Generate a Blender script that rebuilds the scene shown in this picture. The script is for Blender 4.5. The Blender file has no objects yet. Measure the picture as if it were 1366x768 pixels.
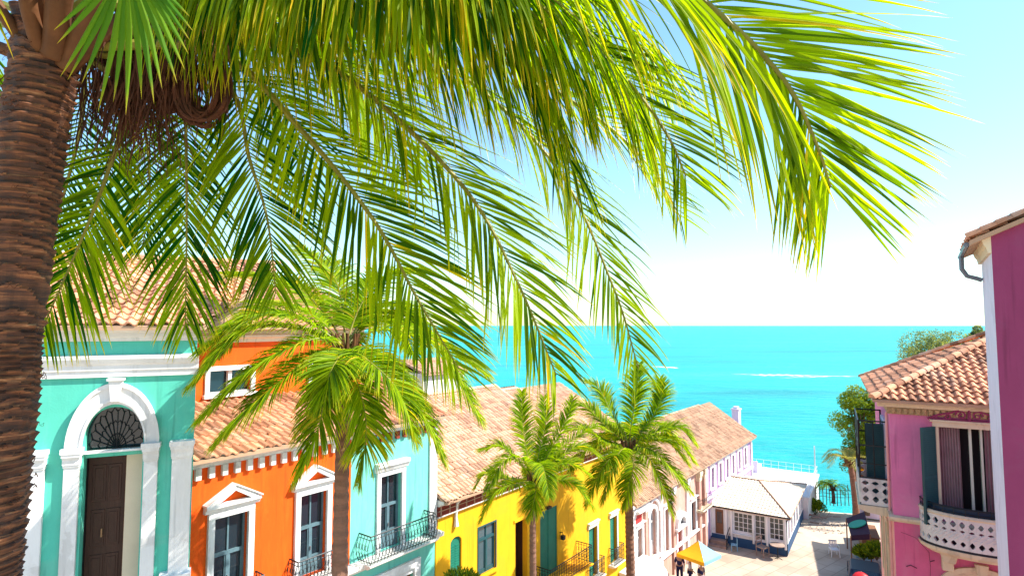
import bpy, bmesh, math, random
from mathutils import Vector, Matrix, noise
from mathutils.geometry import tessellate_polygon
R = math.radians
scene = bpy.context.scene
COL = scene.collection
random.seed(7)

# ------------------------------------------------------------------ camera
FPX = 760.0
PITCH = math.atan(50.0 / FPX)
CAMH = 15.0
def ray(x, y):
    a = (x - 683) / FPX; b = (384 - y) / FPX
    return Vector((a, math.cos(PITCH) - b * math.sin(PITCH), math.sin(PITCH) + b * math.cos(PITCH)))
def at(x, y, Y):
    r = ray(x, y)
    return Vector((0, 0, CAMH)) + r * (Y / r.y)
def gnd(x, y, z=0.0):
    r = ray(x, y)
    return Vector((0, 0, CAMH)) + r * ((z - CAMH) / r.z)
cam_d = bpy.data.cameras.new('camera')
cam = bpy.data.objects.new('camera', cam_d); COL.objects.link(cam)
cam.location = (0, 0, CAMH); cam.rotation_euler = (math.pi / 2 + PITCH, 0, 0)
cam_d.sensor_fit = 'HORIZONTAL'; cam_d.sensor_width = 36.0
cam_d.lens = 36.0 * FPX / 1366.0
cam_d.clip_start = 0.05; cam_d.clip_end = 60000
scene.camera = cam

# ------------------------------------------------------------------ tags
def tag(o, label=None, cat=None, group=None, kind=None):
    if label: o['label'] = label
    if cat: o['category'] = cat
    if group: o['group'] = group
    if kind: o['kind'] = kind
    return o
def empty(name, loc, label, cat, group=None):
    o = bpy.data.objects.new(name, None); COL.objects.link(o)
    o.location = loc; o.empty_display_size = 0.3
    return tag(o, label, cat, group)

# ------------------------------------------------------------------ materials
def new_mat(name):
    m = bpy.data.materials.new(name); m.use_nodes = True
    nt = m.node_tree; nt.nodes.clear()
    return m, nt
def N(nt, t, **kw):
    n = nt.nodes.new(t)
    for k, v in kw.items():
        if hasattr(n, k): setattr(n, k, v)
    return n
def ramp(nt, pts, interp='LINEAR'):
    n = nt.nodes.new('ShaderNodeValToRGB'); cr = n.color_ramp; cr.interpolation = interp
    while len(cr.elements) < len(pts): cr.elements.new(0.5)
    for e, (p, c) in zip(cr.elements, pts):
        e.position = p; e.color = (c[0], c[1], c[2], 1) if hasattr(c, '__len__') else (c, c, c, 1)
    return n
def mul(c, k): return tuple(min(1, x * k) for x in c[:3])
def surf(name, col, rough=0.8, var=0.14, scale=1.6, fine=28.0, bump=0.15, bdist=0.01, spec=0.3, metal=0.0,
         stain=None, stain_amt=0.0, tint=0.0, stretch=(1, 1, 1), translucent=0.0):
    """weathered surface: broad mottling, fine grain, optional vertical stains, per-face tint"""
    m, nt = new_mat(name); L = nt.links
    out = N(nt, 'ShaderNodeOutputMaterial'); p = N(nt, 'ShaderNodeBsdfPrincipled')
    L.new(p.outputs[0], out.inputs[0])
    p.inputs['Roughness'].default_value = rough; p.inputs['Metallic'].default_value = metal
    p.inputs['Specular IOR Level'].default_value = spec
    tc = N(nt, 'ShaderNodeTexCoord'); mp = N(nt, 'ShaderNodeMapping')
    mp.inputs['Scale'].default_value = stretch
    L.new(tc.outputs['Object'], mp.inputs[0])
    n1 = N(nt, 'ShaderNodeTexNoise'); n1.inputs['Scale'].default_value = scale; n1.inputs['Detail'].default_value = 6
    n1.inputs['Roughness'].default_value = 0.65
    L.new(mp.outputs[0], n1.inputs['Vector'])
    r1 = ramp(nt, [(0.3, mul(col, 1 - var)), (0.7, mul(col, 1 + var * 0.5))])
    L.new(n1.outputs[0], r1.inputs[0]); cur = r1.outputs[0]
    n2 = N(nt, 'ShaderNodeTexNoise'); n2.inputs['Scale'].default_value = fine; n2.inputs['Detail'].default_value = 4
    L.new(mp.outputs[0], n2.inputs['Vector'])
    if stain and stain_amt > 0:
        mp2 = N(nt, 'ShaderNodeMapping'); mp2.inputs['Scale'].default_value = (3.5, 3.5, 0.55)
        L.new(tc.outputs['Object'], mp2.inputs[0])
        n3 = N(nt, 'ShaderNodeTexNoise'); n3.inputs['Scale'].default_value = 1.3; n3.inputs['Detail'].default_value = 7
        n3.inputs['Roughness'].default_value = 0.7
        L.new(mp2.outputs[0], n3.inputs['Vector'])
        r3 = ramp(nt, [(0.5, 0.0), (0.78, stain_amt)]); L.new(n3.outputs[0], r3.inputs[0])
        mx = N(nt, 'ShaderNodeMixRGB'); mx.inputs[2].default_value = (*stain, 1)
        L.new(r3.outputs[0], mx.inputs[0]); L.new(cur, mx.inputs[1]); cur = mx.outputs[0]
    if stain and stain_amt > 0:
        n4 = N(nt, 'ShaderNodeTexNoise'); n4.inputs['Scale'].default_value = 0.9; n4.inputs['Detail'].default_value = 10; n4.inputs['Roughness'].default_value = 0.62; n4.inputs['Distortion'].default_value = 0.5
        L.new(tc.outputs['Object'], n4.inputs['Vector'])
        r4 = ramp(nt, [(0.56, 0.0), (0.60, 0.38), (0.75, 0.50)]); L.new(n4.outputs[0], r4.inputs[0])
        m4 = N(nt, 'ShaderNodeMixRGB'); m4.inputs[2].default_value = (*mul(stain, 0.82), 1)
        L.new(r4.outputs[0], m4.inputs[0]); L.new(cur, m4.inputs[1])
        mp5 = N(nt, 'ShaderNodeMapping'); mp5.inputs['Scale'].default_value = (9, 9, 0.5); L.new(tc.outputs['Object'], mp5.inputs[0])
        n5 = N(nt, 'ShaderNodeTexNoise'); n5.inputs['Scale'].default_value = 1.0; n5.inputs['Detail'].default_value = 5; L.new(mp5.outputs[0], n5.inputs['Vector'])
        r5 = ramp(nt, [(0.58, 0.0), (0.72, 0.42 if tint == 0 else 0.14)]); L.new(n5.outputs[0], r5.inputs[0])
        m5 = N(nt, 'ShaderNodeMixRGB'); m5.inputs[2].default_value = (*mul(col, 0.45), 1)
        L.new(r5.outputs[0], m5.inputs[0]); L.new(m4.outputs[0], m5.inputs[1]); cur = m5.outputs[0]
    if tint > 0:
        # some tiles are bleached, some dark with lichen
        ah = N(nt, 'ShaderNodeAttribute'); ah.attribute_name = 'tint'
        rh = ramp(nt, [(0.0, (0.6, 0.56, 0.54)), (0.10, (0.85, 0.78, 0.74)), (0.22, (1, 1, 1)), (0.7, (1, 1, 1)), (0.92, (1.0, 1.0, 1.0))]); L.new(ah.outputs['Fac'], rh.inputs[0])
        mh = N(nt, 'ShaderNodeMixRGB', blend_type='MULTIPLY'); mh.inputs[0].default_value = 0.0 if tint < 0.2 else min(1, tint * 1.7); L.new(cur, mh.inputs[1]); L.new(rh.outputs[0], mh.inputs[2]); cur = mh.outputs[0]
        at_ = N(nt, 'ShaderNodeAttribute'); at_.attribute_name = 'tint'
        mm = N(nt, 'ShaderNodeMapRange'); mm.inputs[3].default_value = 1 - tint; mm.inputs[4].default_value = 1 + tint * 0.6
        L.new(at_.outputs['Fac'], mm.inputs[0])
        vm = N(nt, 'ShaderNodeVectorMath', operation='SCALE')
        L.new(cur, vm.inputs[0]); L.new(mm.outputs[0], vm.inputs['Scale']); cur = vm.outputs[0]
    L.new(cur, p.inputs['Base Color'])
    if bump > 0:
        b = N(nt, 'ShaderNodeBump'); b.inputs['Strength'].default_value = bump; b.inputs['Distance'].default_value = bdist
        L.new(n2.outputs[0], b.inputs['Height']); L.new(b.outputs[0], p.inputs['Normal'])
    return m

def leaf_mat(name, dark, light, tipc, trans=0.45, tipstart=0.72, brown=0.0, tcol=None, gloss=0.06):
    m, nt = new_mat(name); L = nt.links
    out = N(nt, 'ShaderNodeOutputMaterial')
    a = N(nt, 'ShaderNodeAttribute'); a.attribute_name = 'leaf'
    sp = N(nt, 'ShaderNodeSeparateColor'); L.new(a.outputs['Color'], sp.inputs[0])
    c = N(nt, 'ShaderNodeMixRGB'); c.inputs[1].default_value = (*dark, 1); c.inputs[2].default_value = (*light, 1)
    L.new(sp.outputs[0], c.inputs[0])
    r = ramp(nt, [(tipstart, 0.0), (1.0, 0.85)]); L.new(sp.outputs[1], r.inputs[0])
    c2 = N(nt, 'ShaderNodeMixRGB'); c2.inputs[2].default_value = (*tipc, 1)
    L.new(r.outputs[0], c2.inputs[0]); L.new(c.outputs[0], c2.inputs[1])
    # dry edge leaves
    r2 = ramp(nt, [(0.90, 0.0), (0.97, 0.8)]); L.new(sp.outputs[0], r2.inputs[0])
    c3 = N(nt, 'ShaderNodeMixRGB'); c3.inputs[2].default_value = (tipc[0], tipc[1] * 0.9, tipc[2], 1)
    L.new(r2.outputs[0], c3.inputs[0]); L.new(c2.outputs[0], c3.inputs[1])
    d = N(nt, 'ShaderNodeBsdfPrincipled'); d.inputs['Roughness'].default_value = 0.5
    d.inputs['Specular IOR Level'].default_value = 0.12
    L.new(c3.outputs[0], d.inputs['Base Color'])
    t = N(nt, 'ShaderNodeBsdfTranslucent')
    g = N(nt, 'ShaderNodeMixRGB', blend_type='MULTIPLY'); g.inputs[0].default_value = 1
    tc = tcol or (3.2, 2.3, 0.5)
    vm = N(nt, 'ShaderNodeVectorMath', operation='MULTIPLY'); vm.inputs[1].default_value = tc
    L.new(c3.outputs[0], vm.inputs[0]); L.new(vm.outputs[0], t.inputs[0])
    mx = N(nt, 'ShaderNodeMixShader'); mx.inputs[0].default_value = trans
    L.new(d.outputs[0], mx.inputs[1]); L.new(t.outputs[0], mx.inputs[2]); L.new(mx.outputs[0], out.inputs[0])
    return m

M = {}
def S(key, *a, **k): M[key] = surf(key, *a, **k)
S('mint_wall', (0.09, 0.50, 0.38), 0.85, 0.10, stain=(0.20, 0.56, 0.44), stain_amt=0.35, bump=0.2)
S('turquoise_wall', (0.15, 0.53, 0.43), 0.85, 0.10, stain=(0.26, 0.60, 0.50), stain_amt=0.4, bump=0.2)
S('orange_wall', (0.78, 0.088, 0.002), 0.85, 0.10, stain=(0.74, 0.155, 0.01), stain_amt=0.5, bump=0.2)
S('yellow_wall', (0.80, 0.39, 0.006), 0.85, 0.10, stain=(0.78, 0.42, 0.02), stain_amt=0.5, bump=0.2)
S('peach_wall', (0.55, 0.31, 0.24), 0.85, 0.14, stain=(0.60, 0.48, 0.43), stain_amt=0.6)
S('lilac_wall', (0.50, 0.30, 0.54), 0.85, 0.12, stain=(0.60, 0.48, 0.62), stain_amt=0.4)
S('pink_wall', (0.70, 0.20, 0.38), 0.85, 0.14, scale=1.1, stain=(0.80, 0.30, 0.48), stain_amt=0.4, bump=0.25)
S('pink_low_wall', (0.66, 0.13, 0.26), 0.85, 0.14, scale=1.3, stain=(0.6, 0.22, 0.3), stain_amt=0.5, bump=0.25)
S('salmon_wall', (0.78, 0.36, 0.34), 0.85, 0.12, stain=(0.75, 0.5, 0.45), stain_amt=0.5)
S('magenta_wall', (0.27, 0.042, 0.115), 0.85, 0.10, scale=1.2, stain=(0.31, 0.065, 0.15), stain_amt=0.4, bump=0.25)
S('cream_wall', (0.66, 0.54, 0.40), 0.8, 0.08)
S('white_paint', (0.74, 0.73, 0.72), 0.7, 0.06, stain=(0.50, 0.47, 0.44), stain_amt=0.5, bump=0.2)
S('lavender_white', (0.72, 0.66, 0.76), 0.7, 0.05, stain=(0.62, 0.56, 0.66), stain_amt=0.3)
S('old_white', (0.70, 0.67, 0.62), 0.8, 0.12, stain=(0.42, 0.38, 0.34), stain_amt=0.5, bump=0.25)
S('cream_trim', (0.70, 0.58, 0.40), 0.75, 0.10, stain=(0.46, 0.36, 0.24), stain_amt=0.4)
S('carved_trim', (0.50, 0.34, 0.18), 0.8, 0.35, scale=14, fine=60, bump=0.9, bdist=0.03)
S('brick_red', (0.22, 0.035, 0.02), 0.85, 0.25, scale=8, bump=0.3)
S('tile', (0.72, 0.33, 0.18), 0.85, 0.22, scale=2.2, fine=40, bump=0.3, tint=0.42, stain=(0.66, 0.46, 0.34), stain_amt=0.55)
S('tile_pale', (0.74, 0.41, 0.26), 0.85, 0.18, scale=2.0, fine=40, bump=0.3, tint=0.30, stain=(0.70, 0.52, 0.40), stain_amt=0.5)
S('tile_brown', (0.58, 0.34, 0.21), 0.85, 0.22, scale=2.0, fine=40, bump=0.3, tint=0.32, stain=(0.55, 0.38, 0.26), stain_amt=0.5)
S('hut_tile', (0.72, 0.60, 0.44), 0.85, 0.12, scale=2.0, fine=40, bump=0.3, tint=0.14, stain=(0.72, 0.66, 0.58), stain_amt=0.5)
S('mortar', (0.45, 0.28, 0.18), 0.9, 0.2)
S('dark_wood', (0.055, 0.022, 0.014), 0.55, 0.3, scale=3, stretch=(6, 6, 0.8), bump=0.3)
S('brown_wood', (0.22, 0.10, 0.05), 0.6, 0.3, scale=3, stretch=(6, 6, 0.8), bump=0.3)
S('slate_paint', (0.045, 0.085, 0.11), 0.5, 0.25, scale=4, bump=0.15)
S('slate_light', (0.10, 0.17, 0.20), 0.5, 0.25, scale=4, bump=0.15)
S('green_paint', (0.012, 0.17, 0.11), 0.6, 0.18, scale=3, bump=0.15)
S('teal_paint', (0.02, 0.075, 0.085), 0.5, 0.2, scale=3, bump=0.15)
S('navy_paint', (0.012, 0.035, 0.07), 0.5, 0.15)
S('navy_base', (0.02, 0.07, 0.16), 0.7, 0.15)
S('red_paint', (0.52, 0.03, 0.03), 0.6, 0.15)
S('iron', (0.025, 0.027, 0.03), 0.45, 0.2, metal=0.4)
S('grey_pipe', (0.17, 0.19, 0.23), 0.4, 0.1, metal=0.3)
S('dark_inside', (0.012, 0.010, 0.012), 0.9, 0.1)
S('curtain', (0.34, 0.24, 0.25), 0.9, 0.2, scale=2)
S('trunk_bark', (0.25, 0.125, 0.08), 0.9, 0.35, scale=3, fine=24, stretch=(1, 1, 3), bump=0.7, bdist=0.03)
S('frond_stem', (0.24, 0.22, 0.03), 0.5, 0.35, scale=3, bump=0.2)
S('old_stem', (0.13, 0.050, 0.016), 0.7, 0.35, scale=5, bump=0.3)
S('fibre', (0.10, 0.034, 0.015), 0.9, 0.4, scale=6, bump=0.4)
S('pale_fibre', (0.38, 0.20, 0.10), 0.9, 0.4, scale=6, bump=0.4)
S('coconut', (0.22, 0.14, 0.03), 0.6, 0.3, scale=6)
S('yellow_cloth', (0.85, 0.42, 0.01), 0.85, 0.08)
S('orange_cloth', (0.85, 0.25, 0.01), 0.85, 0.08)
S('blue_cloth', (0.22, 0.42, 0.55), 0.85, 0.1)
S('pale_cloth', (0.62, 0.68, 0.55), 0.85, 0.1)
S('white_cloth', (0.60, 0.57, 0.54), 0.85, 0.06)
S('dark_cloth', (0.035, 0.012, 0.03), 0.85, 0.2)
S('green_board', (0.02, 0.30, 0.19), 0.6, 0.15)
S('navy_cloth', (0.02, 0.02, 0.075), 0.9, 0.2)
S('grey_cloth', (0.45, 0.42, 0.46), 0.9, 0.2)
S('skin', (0.40, 0.22, 0.14), 0.6, 0.08, bump=0.05)
S('hair', (0.02, 0.014, 0.012), 0.6, 0.3)
S('car_paint', (0.008, 0.012, 0.03), 0.35, 0.05, bump=0.0, spec=0.35)
S('car_red', (0.60, 0.02, 0.02), 0.4, 0.05, bump=0.0)
S('rubber', (0.02, 0.02, 0.02), 0.8, 0.1)
S('chrome', (0.6, 0.6, 0.62), 0.2, 0.02, metal=0.9, bump=0)
S('sand', (0.52, 0.41, 0.31), 0.95, 0.14, scale=0.5, fine=9, bump=0.5, bdist=0.04)
S('rubble', (0.50, 0.42, 0.35), 0.95, 0.3, scale=3, bump=0.6)
S('soil', (0.30, 0.27, 0.20), 0.95, 0.25, scale=0.3, bump=0.4)
S('bark', (0.14, 0.09, 0.06), 0.9, 0.3, scale=5, bump=0.5)
S('driftwood', (0.34, 0.24, 0.19), 0.9, 0.3, scale=3)

def glass_mat(name, col, rough=0.06):
    m, nt = new_mat(name); L = nt.links
    out = N(nt, 'ShaderNodeOutputMaterial'); p = N(nt, 'ShaderNodeBsdfPrincipled')
    p.inputs['Base Color'].default_value = (*col, 1); p.inputs['Roughness'].default_value = rough
    p.inputs['Specular IOR Level'].default_value = 0.7
    n = N(nt, 'ShaderNodeTexNoise'); n.inputs['Scale'].default_value = 1.4
    b = N(nt, 'ShaderNodeBump'); b.inputs['Strength'].default_value = 0.06
    L.new(n.outputs[0], b.inputs['Height']); L.new(b.outputs[0], p.inputs['Normal'])
    L.new(p.outputs[0], out.inputs[0]); M[name] = m
glass_mat('dark_glass', (0.012, 0.022, 0.03))
glass_mat('blue_glass', (0.03, 0.07, 0.09), 0.12)
glass_mat('pale_glass', (0.22, 0.28, 0.33), 0.2)

# plaster/paving with joints
def paving():
    m, nt = new_mat('street_paving'); L = nt.links
    out = N(nt, 'ShaderNodeOutputMaterial'); p = N(nt, 'ShaderNodeBsdfPrincipled'); L.new(p.outputs[0], out.inputs[0])
    tc = N(nt, 'ShaderNodeTexCoord')
    mp = N(nt, 'ShaderNodeMapping'); mp.inputs['Rotation'].default_value = (0, 0, R(-37)); L.new(tc.outputs['Object'], mp.inputs[0])
    n = N(nt, 'ShaderNodeTexNoise'); n.inputs['Scale'].default_value = 0.45; n.inputs['Detail'].default_value = 8
    L.new(tc.outputs['Object'], n.inputs['Vector'])
    r = ramp(nt, [(0.3, (0.36, 0.28, 0.20)), (0.55, (0.46, 0.36, 0.27)), (0.75, (0.53, 0.43, 0.33))]); L.new(n.outputs[0], r.inputs[0])
    b = N(nt, 'ShaderNodeTexBrick'); b.inputs['Scale'].default_value = 1.0
    b.inputs['Brick Width'].default_value = 1.3; b.inputs['Row Height'].default_value = 0.8; b.inputs['Mortar Size'].default_value = 0.022
    b.inputs['Color1'].default_value = (1, 1, 1, 1); b.inputs['Color2'].default_value = (0.8, 0.8, 0.8, 1); b.inputs['Mortar'].default_value = (0.5, 0.48, 0.46, 1)
    L.new(mp.outputs[0], b.inputs['Vector'])
    mx = N(nt, 'ShaderNodeMixRGB', blend_type='MULTIPLY'); mx.inputs[0].default_value = 0.8
    L.new(r.outputs[0], mx.inputs[1]); L.new(b.outputs[0], mx.inputs[2]); L.new(mx.outputs[0], p.inputs['Base Color'])
    p.inputs['Roughness'].default_value = 0.9
    n2 = N(nt, 'ShaderNodeTexNoise'); n2.inputs['Scale'].default_value = 20
    bu = N(nt, 'ShaderNodeBump'); bu.inputs['Strength'].default_value = 0.3; bu.inputs['Distance'].default_value = 0.02
    L.new(n2.outputs[0], bu.inputs['Height']); L.new(bu.outputs[0], p.inputs['Normal'])
    M['paving'] = m
paving()

def bark_ring():
    m, nt = new_mat('palm_ring_bark'); L = nt.links
    out = N(nt, 'ShaderNodeOutputMaterial'); p = N(nt, 'ShaderNodeBsdfPrincipled'); L.new(p.outputs[0], out.inputs[0])
    tc = N(nt, 'ShaderNodeTexCoord')
    mp = N(nt, 'ShaderNodeMapping'); mp.inputs['Scale'].default_value = (1.6, 1.6, 16); L.new(tc.outputs['Object'], mp.inputs[0])
    n = N(nt, 'ShaderNodeTexNoise'); n.inputs['Scale'].default_value = 2.2; n.inputs['Detail'].default_value = 9; n.inputs['Roughness'].default_value = 0.7
    n.inputs['Distortion'].default_value = 0.6
    L.new(mp.outputs[0], n.inputs['Vector'])
    r = ramp(nt, [(0.32, (0.012, 0.004, 0.002)), (0.48, (0.065, 0.021, 0.008)), (0.60, (0.16, 0.058, 0.020)), (0.74, (0.42, 0.23, 0.11))])
    L.new(n.outputs[0], r.inputs[0])
    a = N(nt, 'ShaderNodeAttribute'); a.attribute_name = 'tint'
    mm = N(nt, 'ShaderNodeMapRange'); mm.inputs[3].default_value = 0.15; mm.inputs[4].default_value = 2.1  # scales bark tone: ridge highlights and crease shade put into the colour
    L.new(a.outputs['Fac'], mm.inputs[0])
    vm = N(nt, 'ShaderNodeVectorMath', operation='SCALE'); L.new(r.outputs[0], vm.inputs[0]); L.new(mm.outputs[0], vm.inputs['Scale'])
    L.new(vm.outputs[0], p.inputs['Base Color']); p.inputs['Roughness'].default_value = 0.7
    b = N(nt, 'ShaderNodeBump'); b.inputs['Strength'].default_value = 0.8; b.inputs['Distance'].default_value = 0.012
    L.new(n.outputs[0], b.inputs['Height']); L.new(b.outputs[0], p.inputs['Normal'])
    M['ring_bark'] = m
bark_ring()

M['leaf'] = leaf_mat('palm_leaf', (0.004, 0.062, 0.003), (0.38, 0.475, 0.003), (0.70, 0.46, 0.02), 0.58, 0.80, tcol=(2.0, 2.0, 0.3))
M['leaf_fan'] = leaf_mat('fan_leaf', (0.03, 0.14, 0.01), (0.14, 0.28, 0.01), (0.45, 0.36, 0.03), 0.45, 0.82)
M['leaf_far'] = leaf_mat('street_palm_leaf', (0.009, 0.090, 0.006), (0.36, 0.46, 0.005), (0.66, 0.46, 0.03), 0.52, 0.80, tcol=(2.0, 2.0, 0.4))
M['leaf_pale'] = leaf_mat('pale_palm_leaf', (0.14, 0.18, 0.07), (0.3, 0.32, 0.12), (0.5, 0.42, 0.2), 0.4, 0.7)
M['tree_leaf'] = leaf_mat('tree_leaf', (0.02, 0.08, 0.014), (0.24, 0.32, 0.012), (0.2, 0.22, 0.03), 0.4, 0.9)
M['pine_leaf'] = leaf_mat('pine_leaf', (0.08, 0.14, 0.07), (0.20, 0.26, 0.15), (0.2, 0.2, 0.1), 0.4, 0.9)

# ------------------------------------------------------------------ mesh builder
class MB:
    def __init__(s, fr=None):
        s.v = []; s.f = []; s.m = []; s.t = []; s.fr = fr; s.leaf = None
    def P(s, p):
        return s.fr.p(*p) if s.fr else Vector(p)
    def add(s, verts, faces, mi=0, tint=0.5, raw=False):
        b = len(s.v)
        s.v += [Vector(p) if raw else s.P(p) for p in verts]
        for i, f in enumerate(faces):
            s.f.append([b + k for k in f]); s.m.append(mi)
            s.t.append(tint[i] if hasattr(tint, '__len__') else tint)
    def box(s, a0, a1, b0, b1, c0, c1, mi=0, tint=0.5):
        vs = [(a, b, c) for c in (c0, c1) for b in (b0, b1) for a in (a0, a1)]
        s.add(vs, [(0, 2, 3, 1), (4, 5, 7, 6), (0, 1, 5, 4), (2, 6, 7, 3), (0, 4, 6, 2), (1, 3, 7, 5)], mi, tint)
    def prism(s, poly, b0, b1, mi=0, tint=0.5):
        """polygon in (u,z) extruded in v from b0 to b1"""
        n = len(poly)
        vs = [(p[0], b0, p[1]) for p in poly] + [(p[0], b1, p[1]) for p in poly]
        fs = [list(range(n)), list(range(2 * n - 1, n - 1, -1))] + [(i, (i + 1) % n, n + (i + 1) % n, n + i) for i in range(n)]
        s.add(vs, fs, mi, tint)
    def slab(s, poly, z0, z1, mi=0, tint=0.5):
        """polygon in (u,v) extruded in z"""
        n = len(poly)
        vs = [(p[0], p[1], z0) for p in poly] + [(p[0], p[1], z1) for p in poly]
        fs = [list(range(n)), list(range(2 * n - 1, n - 1, -1))] + [(i, (i + 1) % n, n + (i + 1) % n, n + i) for i in range(n)]
        s.add(vs, fs, mi, tint)
    def mould(s, u0, u1, prof, mi=0, tint=0.5):
        """profile in (v,z) run along u"""
        n = len(prof)
        vs = [(u0, p[0], p[1]) for p in prof] + [(u1, p[0], p[1]) for p in prof]
        fs = [list(range(n)), list(range(2 * n - 1, n - 1, -1))] + [(i, (i + 1) % n, n + (i + 1) % n, n + i) for i in range(n)]
        s.add(vs, fs, mi, tint)
    def arc(s, cu, cz, r0, r1, v0, v1, a0=0, a1=math.pi, n=24, mi=0, ez=1.0):
        for i in range(n):
            t0 = a0 + (a1 - a0) * i / n; t1 = a0 + (a1 - a0) * (i + 1) / n
            q = [(cu + r * math.cos(t), cz + ez * r * math.sin(t)) for r, t in ((r0, t0), (r1, t0), (r1, t1), (r0, t1))]
            s.prism(q, v0, v1, mi)
    def wall(s, outer, holes, v, depth=0.25, mi=0, rmi=None):
        loops = [[Vector((p[0], p[1], 0)) for p in outer]] + [[Vector((p[0], p[1], 0)) for p in h] for h in holes]
        flat = [p for l in loops for p in l]
        s.add([(p.x, v, p.y) for p in flat], [tuple(t) for t in tessellate_polygon(loops)], mi)
        for h in holes:
            n = len(h)
            s.add([(p[0], v, p[1]) for p in h] + [(p[0], v - depth, p[1]) for p in h],
                  [(i, (i + 1) % n, n + (i + 1) % n, n + i) for i in range(n)], mi if rmi is None else rmi)
    def tube(s, pts, rad, n=6, mi=0, tint=0.5, raw=False, cap=True):
        P = [Vector(p) if raw else s.P(p) for p in pts]
        rr = rad if hasattr(rad, '__len__') else [rad] * len(P)
        b = len(s.v); up = Vector((0, 0, 1)); prev = None
        for i, p in enumerate(P):
            t = (P[min(i + 1, len(P) - 1)] - P[max(i - 1, 0)])
            t = t.normalized() if t.length > 1e-9 else up
            if prev is None:
                a = t.cross(up)
                if a.length < 0.05: a = t.cross(Vector((1, 0, 0)))
            else:
                a = prev - t * prev.dot(t)
            a.normalize(); prev = a; c = t.cross(a)
            for k in range(n):
                th = 2 * math.pi * k / n
                s.v.append(p + (a * math.cos(th) + c * math.sin(th)) * rr[i])
        for i in range(len(P) - 1):
            for k in range(n):
                k2 = (k + 1) % n
                s.f.append([b + i * n + k, b + i * n + k2, b + (i + 1) * n + k2, b + (i + 1) * n + k]); s.m.append(mi); s.t.append(tint)
        if cap:
            s.f.append([b + k for k in range(n)][::-1]); s.m.append(mi); s.t.append(tint)
            s.f.append([b + (len(P) - 1) * n + k for k in range(n)]); s.m.append(mi); s.t.append(tint)
    def build(s, name, mats, parent=None, smooth=False, bevel=0.0, solid=0.0, norm=True):
        org = parent_loc(parent) if parent else Vector((0, 0, 0))
        me = bpy.data.meshes.new(name)
        if parent is None and s.v:
            xs = [p.x for p in s.v]; ys = [p.y for p in s.v]
            org = Vector(((min(xs) + max(xs)) / 2, (min(ys) + max(ys)) / 2, min(p.z for p in s.v)))
        me.from_pydata([p - org for p in s.v], [], s.f)
        for mt in (mats if isinstance(mats, (list, tuple)) else [mats]):
            me.materials.append(M[mt] if isinstance(mt, str) else mt)
        me.polygons.foreach_set('material_index', s.m)
        at_ = me.attributes.new('tint', 'FLOAT', 'FACE'); at_.data.foreach_set('value', s.t)
        if s.leaf is not None:
            la = me.color_attributes.new('leaf', 'FLOAT_COLOR', 'POINT')
            la.data.foreach_set('color', [c for q in s.leaf for c in q])
        if norm and s.leaf is None:
            bm = bmesh.new(); bm.from_mesh(me); bmesh.ops.recalc_face_normals(bm, faces=bm.faces); bm.to_mesh(me); bm.free()
        if smooth: me.polygons.foreach_set('use_smooth', [True] * len(me.polygons))
        me.update()
        o = bpy.data.objects.new(name, me); COL.objects.link(o)
        if parent: o.parent = parent
        else: o.location = org
        if bevel > 0:
            md = o.modifiers.new('bevel', 'BEVEL'); md.width = bevel; md.segments = 1; md.limit_method = 'ANGLE'; md.angle_limit = R(50)
        if solid > 0:
            md = o.modifiers.new('solid', 'SOLIDIFY'); md.thickness = solid; md.offset = 0
        return o
def parent_loc(o):
    l = Vector(o.location)
    while o.parent: o = o.parent; l += Vector(o.location)
    return l

class Frame:
    """u runs along the facade, v comes out of it towards the street, z up"""
    def __init__(s, org, az, side=1):
        s.o = Vector((org[0], org[1], 0)); s.d = Vector((math.sin(az), math.cos(az), 0))
        s.n = Vector((math.cos(az), -math.sin(az), 0)) * side
    def p(s, u, v, z): return s.o + s.d * u + s.n * v + Vector((0, 0, z))
    def px(s, x, y, v=0.0):
        r = ray(x, y); o = s.o + s.n * v
        t = o.dot(s.n) / r.dot(s.n)
        q = r * t
        return (q - o).dot(s.d), CAMH + q.z
def rect(u0, u1, z0, z1): return [(u0, z0), (u1, z0), (u1, z1), (u0, z1)]
def archpoly(cu, r, z0, zs, n=20, ez=1.0):
    return [(cu - r, z0), (cu + r, z0)] + [(cu + r * math.cos(math.pi * i / n), zs + ez * r * math.sin(math.pi * i / n)) for i in range(n + 1)]

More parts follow.
